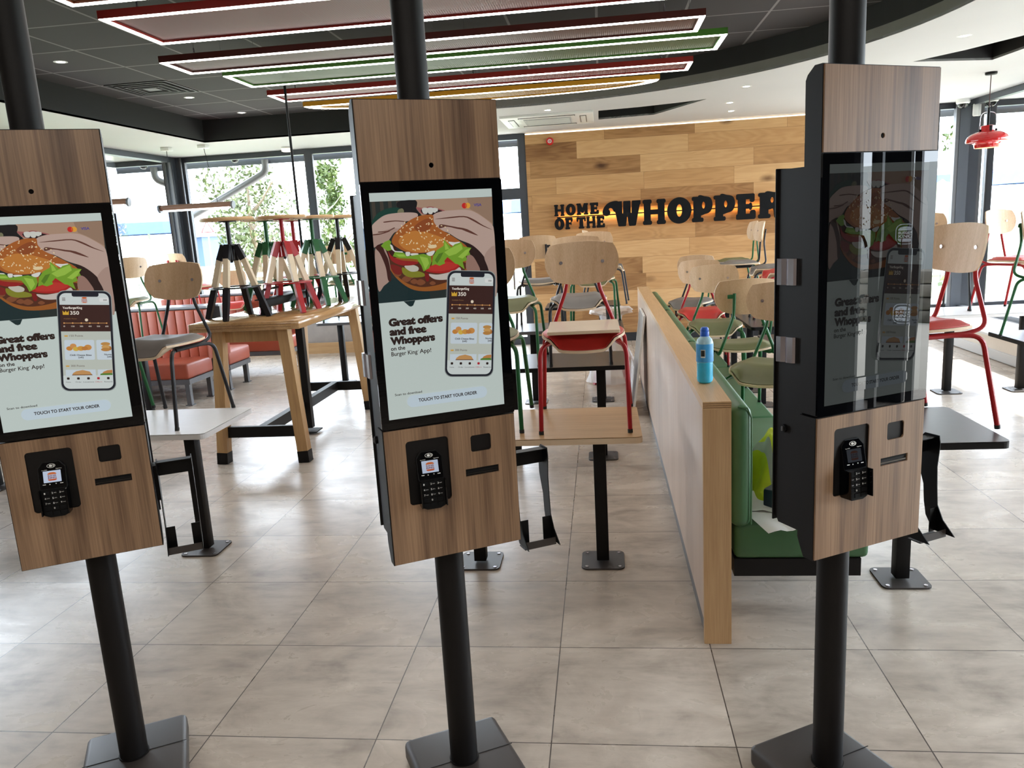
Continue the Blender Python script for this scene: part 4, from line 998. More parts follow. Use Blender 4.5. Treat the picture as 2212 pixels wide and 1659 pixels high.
    # card marks
    E_(.0785, 1.7505, .0072, .0072, (196, 40, 40), n=20); E_(.0875, 1.7505, .0072, .0072, (222, 160, 60), n=20); P(ellipse(.083, 1.7505, .0026, .0055, 14), (210, 96, 44))
    TX('VISA', .1045, .1255, 1.7478, .0072, (66, 60, 150), .02)
    # headline
    D = (44, 30, 26)
    TX('Great offers', -.147, -.002, 1.4575, .0185, D, .07); TX('and free', -.147, -.048, 1.4335, .0185, D, .07); TX('Whoppers', -.147, -.027, 1.4095, .0185, D, .07)
    TX('on the', -.147, -.109, 1.3935, .0105, D, .022); TX('Burger King', -.147, -.0775, 1.3790, .0112, D, .014); TX('\u00ae', -.0765, -.0735, 1.3855, .0030, D); TX('App!', -.0715, -.040, 1.3790, .0112, D, .014)
    TX('Scan to download', -.147, -.074, 1.2735, .0062, D, .012)
    P(rrect(-.116, 1.2375, .108, 1.2695, .0158, 8), (196, 212, 222)); TX('TOUCH TO START YOUR ORDER', -.085, .079, 1.2500, .0088, D, .03)
    # phone
    q = {'tl': (.021, 1.587), 'tr': (.153, 1.575), 'bl': (-.008, 1.309), 'br': (.127, 1.293)}
    def F(s, t): return lerp2(lerp2(q['bl'], q['br'], s), lerp2(q['tl'], q['tr'], s), t)
    def FP(pl, c): P([F(*p) for p in pl], c)
    def FR(x0, y0, x1, y1, r, c): FP([(p[0], y0 + (p[1] - y0)) for p in [(x0 + (a - x0), b_) for a, b_ in rrr(x0, y0, x1, y1, r)]], c)
    def rrr(x0, y0, x1, y1, r):
        ry = r * .47; out = []
        for cx, cy, a in ((x1 - r, y0 + ry, -90), (x1 - r, y1 - ry, 0), (x0 + r, y1 - ry, 90), (x0 + r, y0 + ry, 180)):
            for j in range(7): t = R(a + 15 * j); out.append((cx + r * math.cos(t), cy + ry * math.sin(t)))
        return out
    FR(-.012, -.006, 1.012, 1.006, .15, (150, 158, 156)); FR(0, 0, 1, 1, .15, (30, 32, 42)); FR(.04, .02, .96, .98, .12, (206, 214, 212))
    FR(.27, .945, .77, .99, .04, (30, 32, 42)); FP([(.27, .965), (.77, .965), (.77, .985), (.27, .985)], (30, 32, 42))
    FP([(.04, .60), (.96, .60), (.96, .865), (.04, .865)], (60, 34, 30)); FP([(.04, .155), (.96, .155), (.96, .60), (.04, .60)], (190, 196, 186))
    def FT(s_, x0, x1, t, cap, c, bold=.01):
        st['z'] += 4e-5; vs, fs = text2d(s_, bold); ax, bx = min(v[0] for v in vs), max(v[0] for v in vs)
        mb.add([F(x0 + (v[0] - ax) / (bx - ax) * (x1 - x0), t + v[1] / .73 * cap) + (st['z'],) for v in vs], fs, screen_mat(c, k), False, FACE)
    for i in range(3): FP([(.09, .905 + .012 * i), (.15, .905 + .012 * i), (.15, .910 + .012 * i), (.09, .910 + .012 * i)], (90, 70, 66))
    FR(.78, .895, .95, .935, .02, (224, 226, 224)); FT('350', .85, .92, .906, .016, D)
    for y0, y1, c in ((.925, .942, (206, 96, 40)), (.884, .893, (206, 96, 40))): FR(.45, y0, .55, y1, .03, c)
    FT('BURGER', .45, .55, .911, .012, (170, 40, 34), .03); FT('KING', .45, .55, .896, .013, (170, 40, 34), .03)
    FT('YourBurgerKing', .09, .45, .825, .022, (236, 226, 214), .03)
    crown = lambda x, y, w_, h_: [(x, y), (x + w_, y), (x + w_ * 1.02, y + h_), (x + w_ * .72, y + h_ * .55), (x + w_ * .5, y + h_), (x + w_ * .28, y + h_ * .55), (x - w_ * .02, y + h_)]
    FP(crown(.09, .765, .11, .042), (214, 168, 56)); FT('350', .225, .39, .768, .036, (236, 226, 214), .02)
    FT('Available Points', .10, .34, .722, .012, (150, 110, 70), 0)
    FP([(.10, .681), (.90, .681), (.90, .686), (.10, .686)], (206, 150, 90))
    for i, s_ in enumerate(('0', '150', '300', '400', '500', '600')):
        x = .105 + .158 * i; FP(ellipse(x, .6835, .015, .0075, 10), (222, 160, 96)); FT(s_, x - .008 * len(s_) - .006, x + .008 * len(s_) + .006, .645, .014, (226, 214, 200), .01)
    FP(ellipse(.52, .715, .03, .015, 14), (230, 214, 190))
    for y, s_ in ((.548, '150 Points'), (.245, '300 Points')):
        FP(crown(.10, y, .06, .018), (210, 158, 60)); FT(s_, .19, .44, y, .020, (96, 74, 66), 0)
    for x0, x1 in ((.09, .64), (.68, .96)):
        FR(x0, .315, x1, .515, .03, (202, 214, 222)); FP([(x0, .155), (x1, .155), (x1, .215), (x0, .215)], (202, 214, 222))
    for x, y, w_, h_, c in ((.18, .43, .06, .022, (198, 132, 60)), (.25, .455, .06, .024, (206, 146, 84)), (.30, .425, .06, .022, (212, 176, 72)), (.39, .43, .07, .024, (206, 150, 66)), (.52, .44, .07, .028, (202, 140, 72)), (.46, .43, .06, .02, (190, 124, 60)), (.85, .475, .09, .018, (190, 140, 76)), (.86, .445, .09, .018, (206, 158, 92)), (.85, .418, .09, .018, (184, 130, 66)), (.94, .43, .02, .02, (170, 112, 58))): FP(ellipse(x, y, w_, h_, 14), c)
    FT('Chilli Cheese Bites', .18, .58, .355, .017, D, .02); FT('(x6)', .335, .43, .333, .017, D, .02); FT('Nugge', .82, .955, .360, .017, D, .02); FT('(x6)', .87, .955, .338, .017, D, .02)
    FP([(.20, .158), (.58, .158), (.57, .168), (.21, .168)], (120, 80, 46)); FP([(.21, .166), (.57, .166), (.53, .196), (.40, .212), (.28, .20), (.22, .18)], (196, 146, 90))
    FP([(.72, .158), (.955, .158), (.955, .178), (.80, .182), (.73, .172)], (86, 128, 50)); FP([(.76, .176), (.955, .180), (.955, .212), (.86, .208), (.79, .194)], (188, 130, 74))
    FP([(.04, .07), (.96, .07), (.96, .155), (.04, .155)], (206, 214, 212))
    for i, (s_, c) in enumerate((('Home', D), ('Order', D), ('Locations', D), ('Offers', (176, 40, 52)), ('Rewards', D))):
        x = .13 + .185 * i; FR(x - .025, .115, x + .025, .138, .015, c); FT(s_, x - .011 * len(s_), x + .011 * len(s_), .085, .012, c, 0)
    FP([(.33, .038), (.67, .038), (.67, .045), (.33, .045)], (60, 60, 66)) if False else None
    return mb

def terminal_art(mb, X, k):
    m_ = lambda c: screen_mat(c, k)
    mb.prism([rrect(-.0225, -.0165, .0225, .0165, .001)], .0004, m_((198, 210, 232)), X)
    bk_logo(mb, X @ Matrix.Translation((0, 0, .0004)), .0225, (m_((204, 108, 58)), m_((120, 34, 44)), m_((198, 96, 60))), .03)
def housing_profile(y0, y1, z0, z1, tb, bb):
    p = [(y0, z0), (y0, z1)]
    p += [(y1 - .028, z1), (y1 - .006, z1 - tb * .6), (y1, z1 - tb)] if tb else [(y1, z1)]
    p += [(y1, z0 + bb), (y1 - .006, z0 + bb * .7), (y1 - .022, z0)] if bb else [(y1, z0)]
    return p
HW = .1875
def kiosk(x, y, deg, label, k, tk, clips_dim=1):
    t = thing('order_kiosk', label, 'kiosk', (x, y, 0), R(deg), 'self service order kiosks')
    # base
    b = MB(); b.box((.003, -.065, .035), (.315, .465, .07), 'basemetal', bev=.018, seg=3); b.box((.003, -.004, .0705), (.312, .002, .0012), 'black'); b.build('base_plate', t)
    b = MB(); b.cyl((0, 0, .07), (0, 0, ZC if x > 1.5 else ZC), .0425, 'blackmetal', 32); b.cyl((0, 0, .069), (0, 0, .074), .046, 'blackmetal', 32); b.build('pole', t)
    # body
    def extr(name, prof, w_, mat='blackmetal', bev=0):
        b = MB(); b.prism([prof], w_, mat, UP_YZ); return b.build(name, t)
    up = extr('upper_housing', housing_profile(-.115, -.062, 1.186, 2.016, .03, 0), 2 * HW)
    lo = extr('lower_housing', housing_profile(-.115, -.060, .80, 1.180, 0, .05), 2 * HW)
    b = MB(); b.prism([[(-.062, .862), (-.062, 1.792), (.026, 1.792), (.034, 1.786), (.034, .885), (.02, .862)]], .36, 'blackmetal', UP_YZ); rb = b.build('rear_box', t)
    b = MB(); b.box((0, .0365, 1.33), (.372, .005, .93), 'black', bev=.002); b.build('rear_door', rb)
    # laminate panels
    X = Matrix.Translation((0, -.1175, 0)) @ UP_XZ
    hole = ellipse(0, 1.855, .0065, .0065, 20)
    b = MB(); b.prism([[(-HW + .0025, 1.819), (HW - .0025, 1.819), (HW - .0025, 2.0135), (-HW + .0025, 2.0135)], hole], .005, 'walnut', X); pn = b.build('upper_panel', t)
    b = MB(); b.prism([hole], .002, 'gloss_black', Matrix.Translation((0, -.1158, 0)) @ UP_XZ); b.build('camera_lens', pn)
    rec, scn, slt = rrect(-.129, .964, -.0105, 1.1435, .010), rrect(.0535, 1.086, .113, 1.133, .007), rrect(.034, 1.0185, .1315, 1.0395, .001)
    b = MB(); b.prism([[(-HW + .0025, .8025), (HW - .0025, .8025), (HW - .0025, 1.1785), (-HW + .0025, 1.1785)], rec, scn, slt], .005, 'walnut', X); lp = b.build('lower_panel', t)
    b = MB(); b.prism([rrect(-HW, 1.183, HW, 1.8165, .004)], .006, 'gloss_black', Matrix.Translation((0, -.1182, 0)) @ UP_XZ); sg = b.build('screen_glass', t)
    display_art(k).build('advert_display', sg)
    # card recess with the payment terminal
    b = MB(); b.box((-.07, -.068, 1.054), (.122, .003, .183), 'black')
    for bx in ((-.1295, -.092, 1.054, .003, .05, .181), (-.0100, -.092, 1.054, .003, .05, .181), (-.07, -.092, .9635, .12, .05, .003), (-.07, -.092, 1.144, .12, .05, .003)): b.box(bx[:3], bx[3:], 'black')
    b.build('card_recess', lp)
    tm = MB(); TX_ = Matrix.Translation((-.068, -.122, 1.036)) @ Matrix.Rotation(R(-4), 4, 'Z') @ Matrix.Rotation(R(-13), 4, 'X') @ UP_XZ
    head = [(-.034, -.006), (.034, -.006), (.036, .0), (.036, .056), (.022, .073), (-.022, .073), (-.036, .056), (-.036, .0)]
    tm.prism([head], .024, 'black', TX_); tm.prism([[(p[0] * .93, .033 + (p[1] - .033) * .94) for p in head]], .002, 'gloss_black', TX_ @ Matrix.Translation((0, 0, .0125)))
    KX = TX_ @ Matrix.Translation((0, -.004, .006)) @ Matrix.Rotation(R(10), 4, 'X')
    kb = [(-.033, -.074), (-.018, -.081), (.018, -.081), (.033, -.074), (.033, 0), (-.033, 0)]
    tm.prism([kb], .022, 'black', KX)
    for s in (-1, 1): tm.prism([[(s * .034 - .0015, -.072), (s * .034 + .0015, -.072), (s * .034 + .0015, 0), (s * .034 - .0015, 0)]], .040, 'gloss_black', KX @ Matrix.Translation((0, 0, .008)))
    te = tm.build('card_terminal', lp)
    ts = MB(); DX = TX_ @ Matrix.Translation((0, .030, .0140)); terminal_art(ts, DX, tk)
    for i, s_ in enumerate((-.022, -.008, .008, .022)):
        if i in (0, 3): ts.prism([[(s_ - .004, -.0225), (s_ + .004, -.0225), (s_ + .004, -.0205), (s_ - .004, -.0205)]], .0004, 'whiteplastic', DX)
        else: ts.prism([[(s_ - .002, -.0230 if i == 1 else -.0200), (s_ + .002, -.0230 if i == 1 else -.0200), (s_, -.0200 if i == 1 else -.0230)]], .0004, 'whiteplastic', DX)
    ts.prism([ellipse(0, .0305, .011, .0058, 22), ellipse(0, .0305, .0098, .0048, 22)], .0004, 'whiteplastic', DX); ts.prism([ellipse(-.001, .0305, .0045, .0032, 12)], .0004, 'whiteplastic', DX)
    for r_ in (.0062, .0082): ts.prism([[(r_ * math.cos(a), .0305 + r_ * .7 * math.sin(a)) for a in [R(-40 + 10 * j) for j in range(9)]] + [((r_ - .0009) * math.cos(a), .0305 + (r_ - .0009) * .7 * math.sin(a)) for a in [R(40 - 10 * j) for j in range(9)]]], .0004, 'whiteplastic', DX)
    put_text(ts, 'Lane/3000', -.025, -.011, .0185, .0024, 'whiteplastic', DX, 0, .0003); put_text(ts, 'ingenico', .011, .026, .0200, .0026, 'whiteplastic', DX, 0.01, .0003)
    ts.build('terminal_screen', te) if False else ts.build('terminal_display', lp)
    kp = MB()
    for j in range(5):
        for i in range(3):
            x0, y0 = (i - 1) * .0195, -.010 - j * .0148
            kp.prism([rrect(x0 - .0085, y0 - .0058, x0 + .0085, y0 + .0058, .0015)], .003, 'matte_black', KX @ Matrix.Translation((0, 0, .0118)))
            n_ = j * 3 + i
            if j < 3 or n_ == 10: put_text(kp, '0' if n_ == 10 else str(n_ + 1), x0 - .0055, x0 - .0020, y0 - .0026, .0052, 'whiteplastic', KX, .01, .0135)
            if j < 3 and n_ > 0: put_text(kp, ['', 'ABC', 'DEF', 'GHI', 'JKL', 'MNO', 'PQRS', 'TUV', 'WXYZ'][n_], x0 - .0005, x0 + .0068, y0 - .0012, .0020, 'whiteplastic', KX, 0, .0135)
    kp.build('keypad', lp)
    b = MB(); b.box((.0833, -.1065, 1.1095), (.064, .003, .052), 'gloss_black'); b.box((.0833, -.112, 1.135), (.064, .012, .003), 'black'); b.box((.0833, -.112, 1.084), (.064, .012, .003), 'black'); b.box((.052, -.112, 1.1095), (.003, .012, .05), 'black'); b.box((.1145, -.112, 1.1095), (.003, .012, .05), 'black')
    if k > .5: b.box((.083, -.1083, 1.103), (.034, .0006, .0008), emit('scanner_green', (.1, .8, .25, 1), 1.2) if 'scanner_green' not in MATS else MATS['scanner_green'])
    b.build('scanner_window', lp)
    b = MB(); b.box((.0828, -.110, 1.029), (.099, .003, .022), 'black'); b.box((.0828, -.113, 1.0245), (.092, .008, .004), 'gloss_black'); b.box((.0828, -.113, 1.0345), (.092, .008, .004), 'matte_black'); b.build('printer_slot', lp)
    # bright clips and lock on the left side
    for z in (1.54, 1.342):
        b = MB(); prof = [(-.050, -.184), (-.046, -.190), (-.030, -.193), (-.020, -.189), (-.010, -.196), (.004, -.198), (.010, -.192), (.010, -.179), (-.050, -.179)]
        b.prism([[(p[1], p[0]) for p in prof]], .066, 'chrome', Matrix.Translation((0, .012, z))); b.build('side_clip', rb)
    b = MB(); b.cyl((-.180, .0, 1.13), (-.187, .0, 1.13), .011, 'black', 16); b.box((-.189, .0, 1.13), (.004, .004, .012), 'greymetal'); b.build('side_lock', rb)
    # sheet metal leaflet holder on the right side
    hd = MB(); path = [(-.060, 1.052), (-.052, 1.030), (-.050, .96), (-.062, .90), (-.066, .85), (-.080, .81), (-.112, .772)]
    wid = [.046, .070, .062, .044, .044, .056, .070]
    for xs in (.198, .297):
        L_ = [(p[0] - w_ / 2, p[1]) for p, w_ in zip(path, wid)] + [(p[0] + w_ / 2, p[1]) for p, w_ in reversed(list(zip(path, wid)))]
        hd.prism([L_], .0025, 'black', Matrix.Translation((xs, 0, 0)) @ UP_YZ)
    hd.box((.2475, -.045, 1.022), (.10, .0025, .046), 'black'); hd.box((.2475, -.060, 1.046), (.10, .03, .0025), 'black')
    hd.box((.2475, -.118, .776), (.10, .0025, .022), 'basemetal'); hd.box((.2475, -.098, .766), (.10, .042, .0025), 'black')
    for xs in (.212, .284): hd.box((xs, -.085, .808), (.026, .0025, .07), 'black')
    hd.box((.190, -.050, .985), (.014, .05, .11), 'black')
    hd.build('leaflet_holder', t)
    return t
kiosk(-.155, -.19, 29, 'order kiosk cut off at the picture edge, first of the three, screen brightly lit', .86, .8)
kiosk(.94, -.17, 28, 'middle order kiosk of the three, lit burger advert, in front of the oak table', .80, .7)
kiosk(2.04, -.15, 29.5, 'third order kiosk, its dim screen mirroring the entrance windows', .065, .03)  # emission turned down to stand for the display darkening at this view angle

# ================================================================== SIGN
def glyph_shapes(ch):
    """fat slab letters in a unit box: list of outlines (with holes)"""
    S_ = []
    r4 = lambda x0, y0, x1, y1, r=.07: S_.append([rrect(x0, y0, x1, y1, min(r, (x1 - x0) * .49, (y1 - y0) * .49), 5)])
    if ch == 'H':
        for x in (.02, .60): r4(x + .05, .0, x + .33, 1.0, .10); r4(x, .0, x + .38, .17); r4(x, .83, x + .38, 1.0)
        r4(.2, .40, .8, .60, .03)
    elif ch == 'O': S_.append([ellipse(.5, .5, .5, .52, 40), ellipse(.5, .5, .115, .25, 24)])
    elif ch == 'M':
        for x in (.02, .62): r4(x + .05, 0, x + .33, 1.0, .1); r4(x - .02, 0, x + .38, .16)
        r4(0, .83, .36, 1.0); r4(.64, .83, 1.0, 1.0)
        S_.append([[(.10, 1.0), (.36, 1.0), (.5, .62), (.64, 1.0), (.90, 1.0), (.60, .18), (.40, .18)]])
    elif ch == 'E':
        r4(.08, 0, .48, 1, .08); r4(0, 0, .95, .22); r4(0, .78, .92, 1.0); r4(.3, .41, .72, .60, .06); r4(.70, .0, .98, .36, .1); r4(.68, .66, .92, 1.0, .1); S_.append([ellipse(.72, .505, .085, .145, 16)])
    elif ch == 'F':
        r4(.08, 0, .50, 1, .08); r4(0, 0, .60, .18); r4(0, .78, .95, 1.0); r4(.3, .42, .72, .60, .06); r4(.70, .64, .97, 1.0, .1); S_.append([ellipse(.74, .50, .09, .15, 16)])
    elif ch == 'T':
        r4(.30, 0, .70, 1, .08); r4(.20, 0, .80, .17); r4(0, .78, 1.0, 1.0); r4(0, .60, .20, 1.0, .1); r4(.80, .60, 1.0, 1.0, .1)
    elif ch == 'P':
        r4(.08, 0, .44, 1, .08); r4(0, 0, .56, .17); r4(0, .84, .5, 1.0); S_.append([catmull([(.3, 1.0), (.62, 1.0), (.90, .92), (1.0, .66), (.90, .40), (.64, .30), (.3, .30)], 6), ellipse(.565, .655, .075, .135, 18)])
    elif ch == 'R':
        r4(.06, 0, .38, 1, .08); r4(0, 0, .46, .17); r4(0, .84, .5, 1.0); S_.append([catmull([(.25, 1.0), (.58, 1.0), (.84, .93), (.93, .71), (.84, .48), (.6, .38), (.25, .38)], 6), ellipse(.52, .70, .065, .11, 18)])
        S_.append([catmull([(.50, .50), (.78, .50), (.92, .38), (.94, .20), (1.0, .12), (1.0, .0), (.66, .0), (.60, .12), (.58, .30)], 5)])
    elif ch == 'W':
        S_.append([[(.27, 1.0), (.50, 1.0), (.56, .34), (.57, .34), (.62, .62), (.64, .62), (.72, .0), (.86, .0), (.98, 1.0), (.78, 1.0), (.74, .42), (.72, .42)]]) if False else None
        st = lambda x0, x1, xb0, xb1: S_.append([catmull([(x0, .98), (x1, .98), ((x1 + xb1) / 2, .5), (xb1, .04), ((xb0 + xb1) / 2, .0), (xb0, .04), ((x0 + xb0) / 2, .5)], 5)])
        S_.append([[(.34, 1.0), (.515, 1.0), (.525, .50), (.535, .50), (.55, .98), (.56, 1.0), (.73, 1.0), (.735, .97), (.745, .50), (.755, .50), (.775, .98), (.785, 1.0), (1.0, 1.0), (1.0, .86), (.975, .82), (.87, .04), (.85, .0), (.70, .0), (.685, .03), (.650, .36), (.640, .36), (.610, .03), (.595, .0), (.42, .0), (.405, .03), (.33, .60), (.33, .8)]])
        S_.append([catmull([(.42, 1.0), (.30, 1.02), (.15, .95), (.04, .78), (.0, .60), (.03, .48), (.10, .44), (.17, .47), (.205, .56), (.19, .66), (.165, .70), (.20, .75), (.26, .72), (.31, .60), (.46, .60), (.50, .8)], 5)])
    return S_
t = thing('wall_sign', 'black fat letter sign with a warm glow behind it on the plank wall', 'sign', (2.35, YW, 1.765))
def letter(ch, x0, x1, z0, z1, nm_='letter'):
    b = MB()
    for i, lp in enumerate(glyph_shapes(ch)):
        b.prism([[(x0 + p[0] * (x1 - x0) - 2.35, z0 + p[1] * (z1 - z0) - 1.765) for p in l] for l in lp], .030 + .0004 * i, 'matte_black', Matrix.Translation((0, -.062, 0)) @ UP_XZ)
    b.build(nm_, t)
for ch, x0, x1 in (('H', .79, .937), ('O', .953, 1.09), ('M', 1.10, 1.262), ('E', 1.285, 1.41)): letter(ch, x0, x1, 1.787, 1.944)
for ch, x0, x1 in (('O', .79, .925), ('F', .937, 1.045), ('T', 1.095, 1.225), ('H', 1.225, 1.362), ('E', 1.368, 1.487)): letter(ch, x0, x1, 1.602, 1.760)
for ch, x0, x1 in (('W', 1.455, 1.975), ('H', 1.995, 2.318), ('O', 2.33, 2.655), ('P', 2.66, 2.935), ('P', 2.95, 3.232), ('E', 3.247, 3.508), ('R', 3.535, 3.885)): letter(ch, x0, x1, 1.602, 1.940)
b = MB(); b.box((0.0, -.052, .004), (3.05, .018, .016), 'matte_black'); b.build('sign_rail', t)
b = MB()
b.box((0.0, -.040, .004), (3.00, .004, .010), 'led_warm')
b.build('glow_strip', t)

# ================================================================== CEILING THINGS
def led_frame(x0, x1, y0, y1, z, paint, mesh, label, lens=False):
    """suspended rectangular light frame with a perforated infill"""
    cx, cy = (x0 + x1) / 2, (y0 + y1) / 2; hx, hy = (x1 - x0) / 2, (y1 - y0) / 2
    t = thing('light_frame', label, 'ceiling light', (cx, cy, z), 0, 'suspended coloured light frames')
    def outline(d):
        if not lens: return [(-hx + d, -hy + d), (hx - d, -hy + d), (hx - d, hy - d), (-hx + d, hy - d)]
        o = [(-hx + d * 3.2, -hy + d), (hx - d * 3.2, -hy + d)]
        return o + [((hx - d * 3.2) * math.cos(a), -hy + d + (2 * hy - 2 * d) * math.sin(a) ** .8) for a in [PI * k / 24 for k in range(1, 24)]]
    b = MB(); b.prism([outline(0), outline(.038)], .042, paint, Matrix.Translation((0, 0, .021))); b.build('frame', t)
    b = MB(); b.prism([outline(.003), outline(.034)], .004, 'led', Matrix.Translation((0, 0, -.002))); b.build('light_strip', t)
    b = MB(); b.prism([outline(.036)], .002, mesh, Matrix.Translation((0, 0, .012))); b.build('perforated_panel', t)
    for fx in (-.86, .0, .86):
        for sy in (-1, 1):
            b = MB(); yy = sy * (hy - .012) if not lens else (-hy + .012 if sy < 0 else hy * .3); p = (fx * hx, yy, .042)
            b.cyl(p, (p[0], p[1], ZT - z), .0016, 'chrome', 6); b.cyl(p, (p[0], p[1], .075), .006, 'chrome', 8); b.build('hanger_wire', t)
M['p_red'] = plain('red_frame_paint', rgb(142, 26, 18), .5, var=.06); M['p_maroon'] = plain('maroon_frame_paint', rgb(78, 24, 18), .5, var=.06)
M['p_green'] = plain('green_frame_paint', rgb(64, 120, 34), .5, var=.06); M['p_yellow'] = plain('yellow_frame_paint', rgb(206, 150, 26), .5, var=.06); M['p_brown'] = plain('brown_frame_paint', rgb(120, 60, 30), .5, var=.06)
for nm_, c in (('m_red', (116, 42, 36)), ('m_maroon', (92, 56, 44)), ('m_green', (78, 104, 62)), ('m_yellow', (168, 126, 46)), ('m_brown', (116, 72, 42))): M[nm_] = perforated('perforated_' + nm_[2:], rgb(*c))
led_frame(-1.19, 1.8, 1.15, 1.675, 2.90, 'p_brown', 'm_brown', 'brown light frame nearest overhead, only its corner in view')
led_frame(-1.216, 2.02, 1.92, 2.54, 2.90, 'p_red', 'm_red', 'bright red light frame, widest and nearest of the suspended row')
led_frame(-1.495, 2.11, 2.99, 3.41, 2.90, 'p_maroon', 'm_maroon', 'dark maroon light frame between the red and the green one')
led_frame(-1.326, 2.33, 3.56, 4.06, 2.90, 'p_green', 'm_green', 'green light frame in the middle of the suspended row')
led_frame(-1.37, 2.20, 4.46, 4.83, 2.90, 'p_red', 'm_red', 'narrow red light frame behind the green one')
led_frame(-1.32, 1.99, 5.16, 5.60, 2.90, 'p_yellow', 'm_yellow', 'yellow light frame with a curved far side, last of the row', lens=True)

dl_i = [0]
def downlight(x, y, z, label, e=16):
    t = thing('downlight', label, 'downlight', (x, y, z), 0, 'recessed downlights')
    b = MB(); b.lathe([(.034, -.001), (.052, -.001), (.054, .0), (.054, .004), (.034, .004)], 'whiteplastic', 24, cap=False); b.build('trim_ring', t)
    b = MB(); b.lathe([(0, -.0005), (.034, -.0005), (.034, .003)], 'lamp_disc', 20, cap=False); b.build('lamp_lens', t)
    d = bpy.data.lights.new('downlight_lamp', 'SPOT'); d.energy = e; d.spot_size = R(95); d.spot_blend = .7; d.color = (1, .9, .78); d.shadow_soft_size = .04
    o = bpy.data.objects.new('downlight_lamp', d); COL.objects.link(o); o.parent = t; o.location = (0, 0, -.02)
for x, y, z, lb in ((-2.887, 3.997, ZT, 'downlight in the dark tiles above the first kiosk'), (-2.82, 5.91, ZT, 'downlight in the dark tiles just past the air grille'), (-2.80, 7.1, ZT, 'downlight in the dark tiles nearest the corner of the bulkhead'), (-.867, 6.10, ZT, 'downlight in the dark tiles between the red and yellow light frames'),
    (.88, 6.81, ZC, 'downlight in the white soffit before the cassette unit'), (1.26, 8.16, ZC, 'downlight in the white soffit close to the plank wall by the cassette unit'), (4.25, 4.48, ZC, 'downlight in the white soffit above the pendant, nearest the curved edge'), (2.92, 6.19, ZC, 'downlight in the white soffit beside the third kiosk, first of the group'), (2.93, 7.30, ZC, 'downlight in the white soffit, middle of the group over the sign'), (3.07, 8.07, ZC, 'downlight in the white soffit over the last sign letters')):
    downlight(x, y, z, lb)
t = thing('ceiling_lamp', 'white drum lamp on the soffit above the back window', 'ceiling light', (-2.84, 8.50, ZC))
b = MB(); b.lathe([(0, 0), (.075, 0), (.078, -.01), (.078, -.02)], 'whiteplastic', 24); b.build('lamp_base', t)
b = MB(); b.lathe([(.075, -.02), (.072, -.055), (.05, -.062), (0, -.063)], emit('warm_globe', (1, .86, .66, 1), 2.6), 24, cap=False); b.build('lamp_globe', t)
# four-way air grille
t = thing('air_grille', 'square four way air grille set in the dark ceiling tiles', 'vent', (-2.86, 5.29, ZT))
b = MB()
for k, h in enumerate((.31, .25, .19, .13)):
    b.prism([rrect(-h, -h, h, h, .004), rrect(-h + .022, -h + .022, h - .022, h - .022, .004)], .006, 'blackmetal', Matrix.Translation((0, 0, -.004 - .004 * k)))
b.build('louvres', t)
b = MB(); b.box((0, 0, -.012), (.13, .13, .006), 'greymetal'); b.build('centre_plate', t)
# ceiling cassette
t = thing('ceiling_cassette', 'white ceiling cassette air conditioner before the plank wall', 'air conditioner', (.84, 7.54, ZC))
b = MB(); b.box((0, 0, -.012), (1.08, .98, .030), 'whiteplastic', bev=.008)
b.build('cassette_frame', t)
b = MB(); b.box((0, 0, -.030), (.56, .52, .012), plain('grille_grey', rgb(176, 178, 178), .5, var=.03), bev=.004)
for k in range(18): b.box((0, -.23 + k * .027, -.0375), (.52, .006, .004), 'whiteplastic')
b.build('intake_grille', t)
for sx, sy, w_, d_ in ((0, -.38, .66, .075), (0, .38, .66, .075), (-.42, 0, .075, .6), (.42, 0, .075, .6)):
    b = MB(); b.box((sx, sy, -.0285), (w_, d_, .004), 'black'); b.box((sx, sy, -.031), (w_ - .015, d_ - .03, .005), 'whiteplastic'); b.build('air_flap', t)
# hanging tube lamps
def tube_lamp(c, L, rz, label, wires):
    t = thing('tube_lamp', label, 'hanging lamp', c, rz, 'wooden tube lamps')
    b = MB(); b.cyl((-L / 2, 0, 0), (L / 2, 0, 0), .036, wood('walnut_tube', rgb(96, 66, 50), rgb(126, 92, 72), 'x', .4, 14, 2) if 'walnut_tube' not in MATS else MATS['walnut_tube'], 20); b.build('lamp_tube', t)
    b = MB()
    for s in (-1, 1): b.cyl((s * L / 2, 0, -.008), (s * (L / 2 + .024), 0, -.010), .052, 'greymetal', 20)
    b.build('end_caps', t)
    b = MB(); b.box((0, 0, -.040), (L - .06, .042, .022), 'tube_led', bev=.008); b.build('light_strip', t)
    for wx, wt in wires:
        b = MB(); b.cyl((wx, 0, .03), (wt, 0, ZC - c[2]), .004, 'black', 8); w_ = b.build('suspension_rod', t)
        b = MB(); b.box((wt, 0, ZC - c[2] - .022), (.11, .11, .044), 'whiteplastic', bev=.006); b.build('ceiling_block', w_)
tube_lamp((-3.80, 7.62, 2.175), .98, 0, 'wooden tube lamp hanging level before the corner window, lit underneath', [(-.33, -.30), (.30, .20)])
tube_lamp((-4.40, 6.55, 2.23), .60, R(8), 'wooden tube lamp at the edge of the first kiosk, only its end showing', [(-.2, -.2), (.12, -.1)])
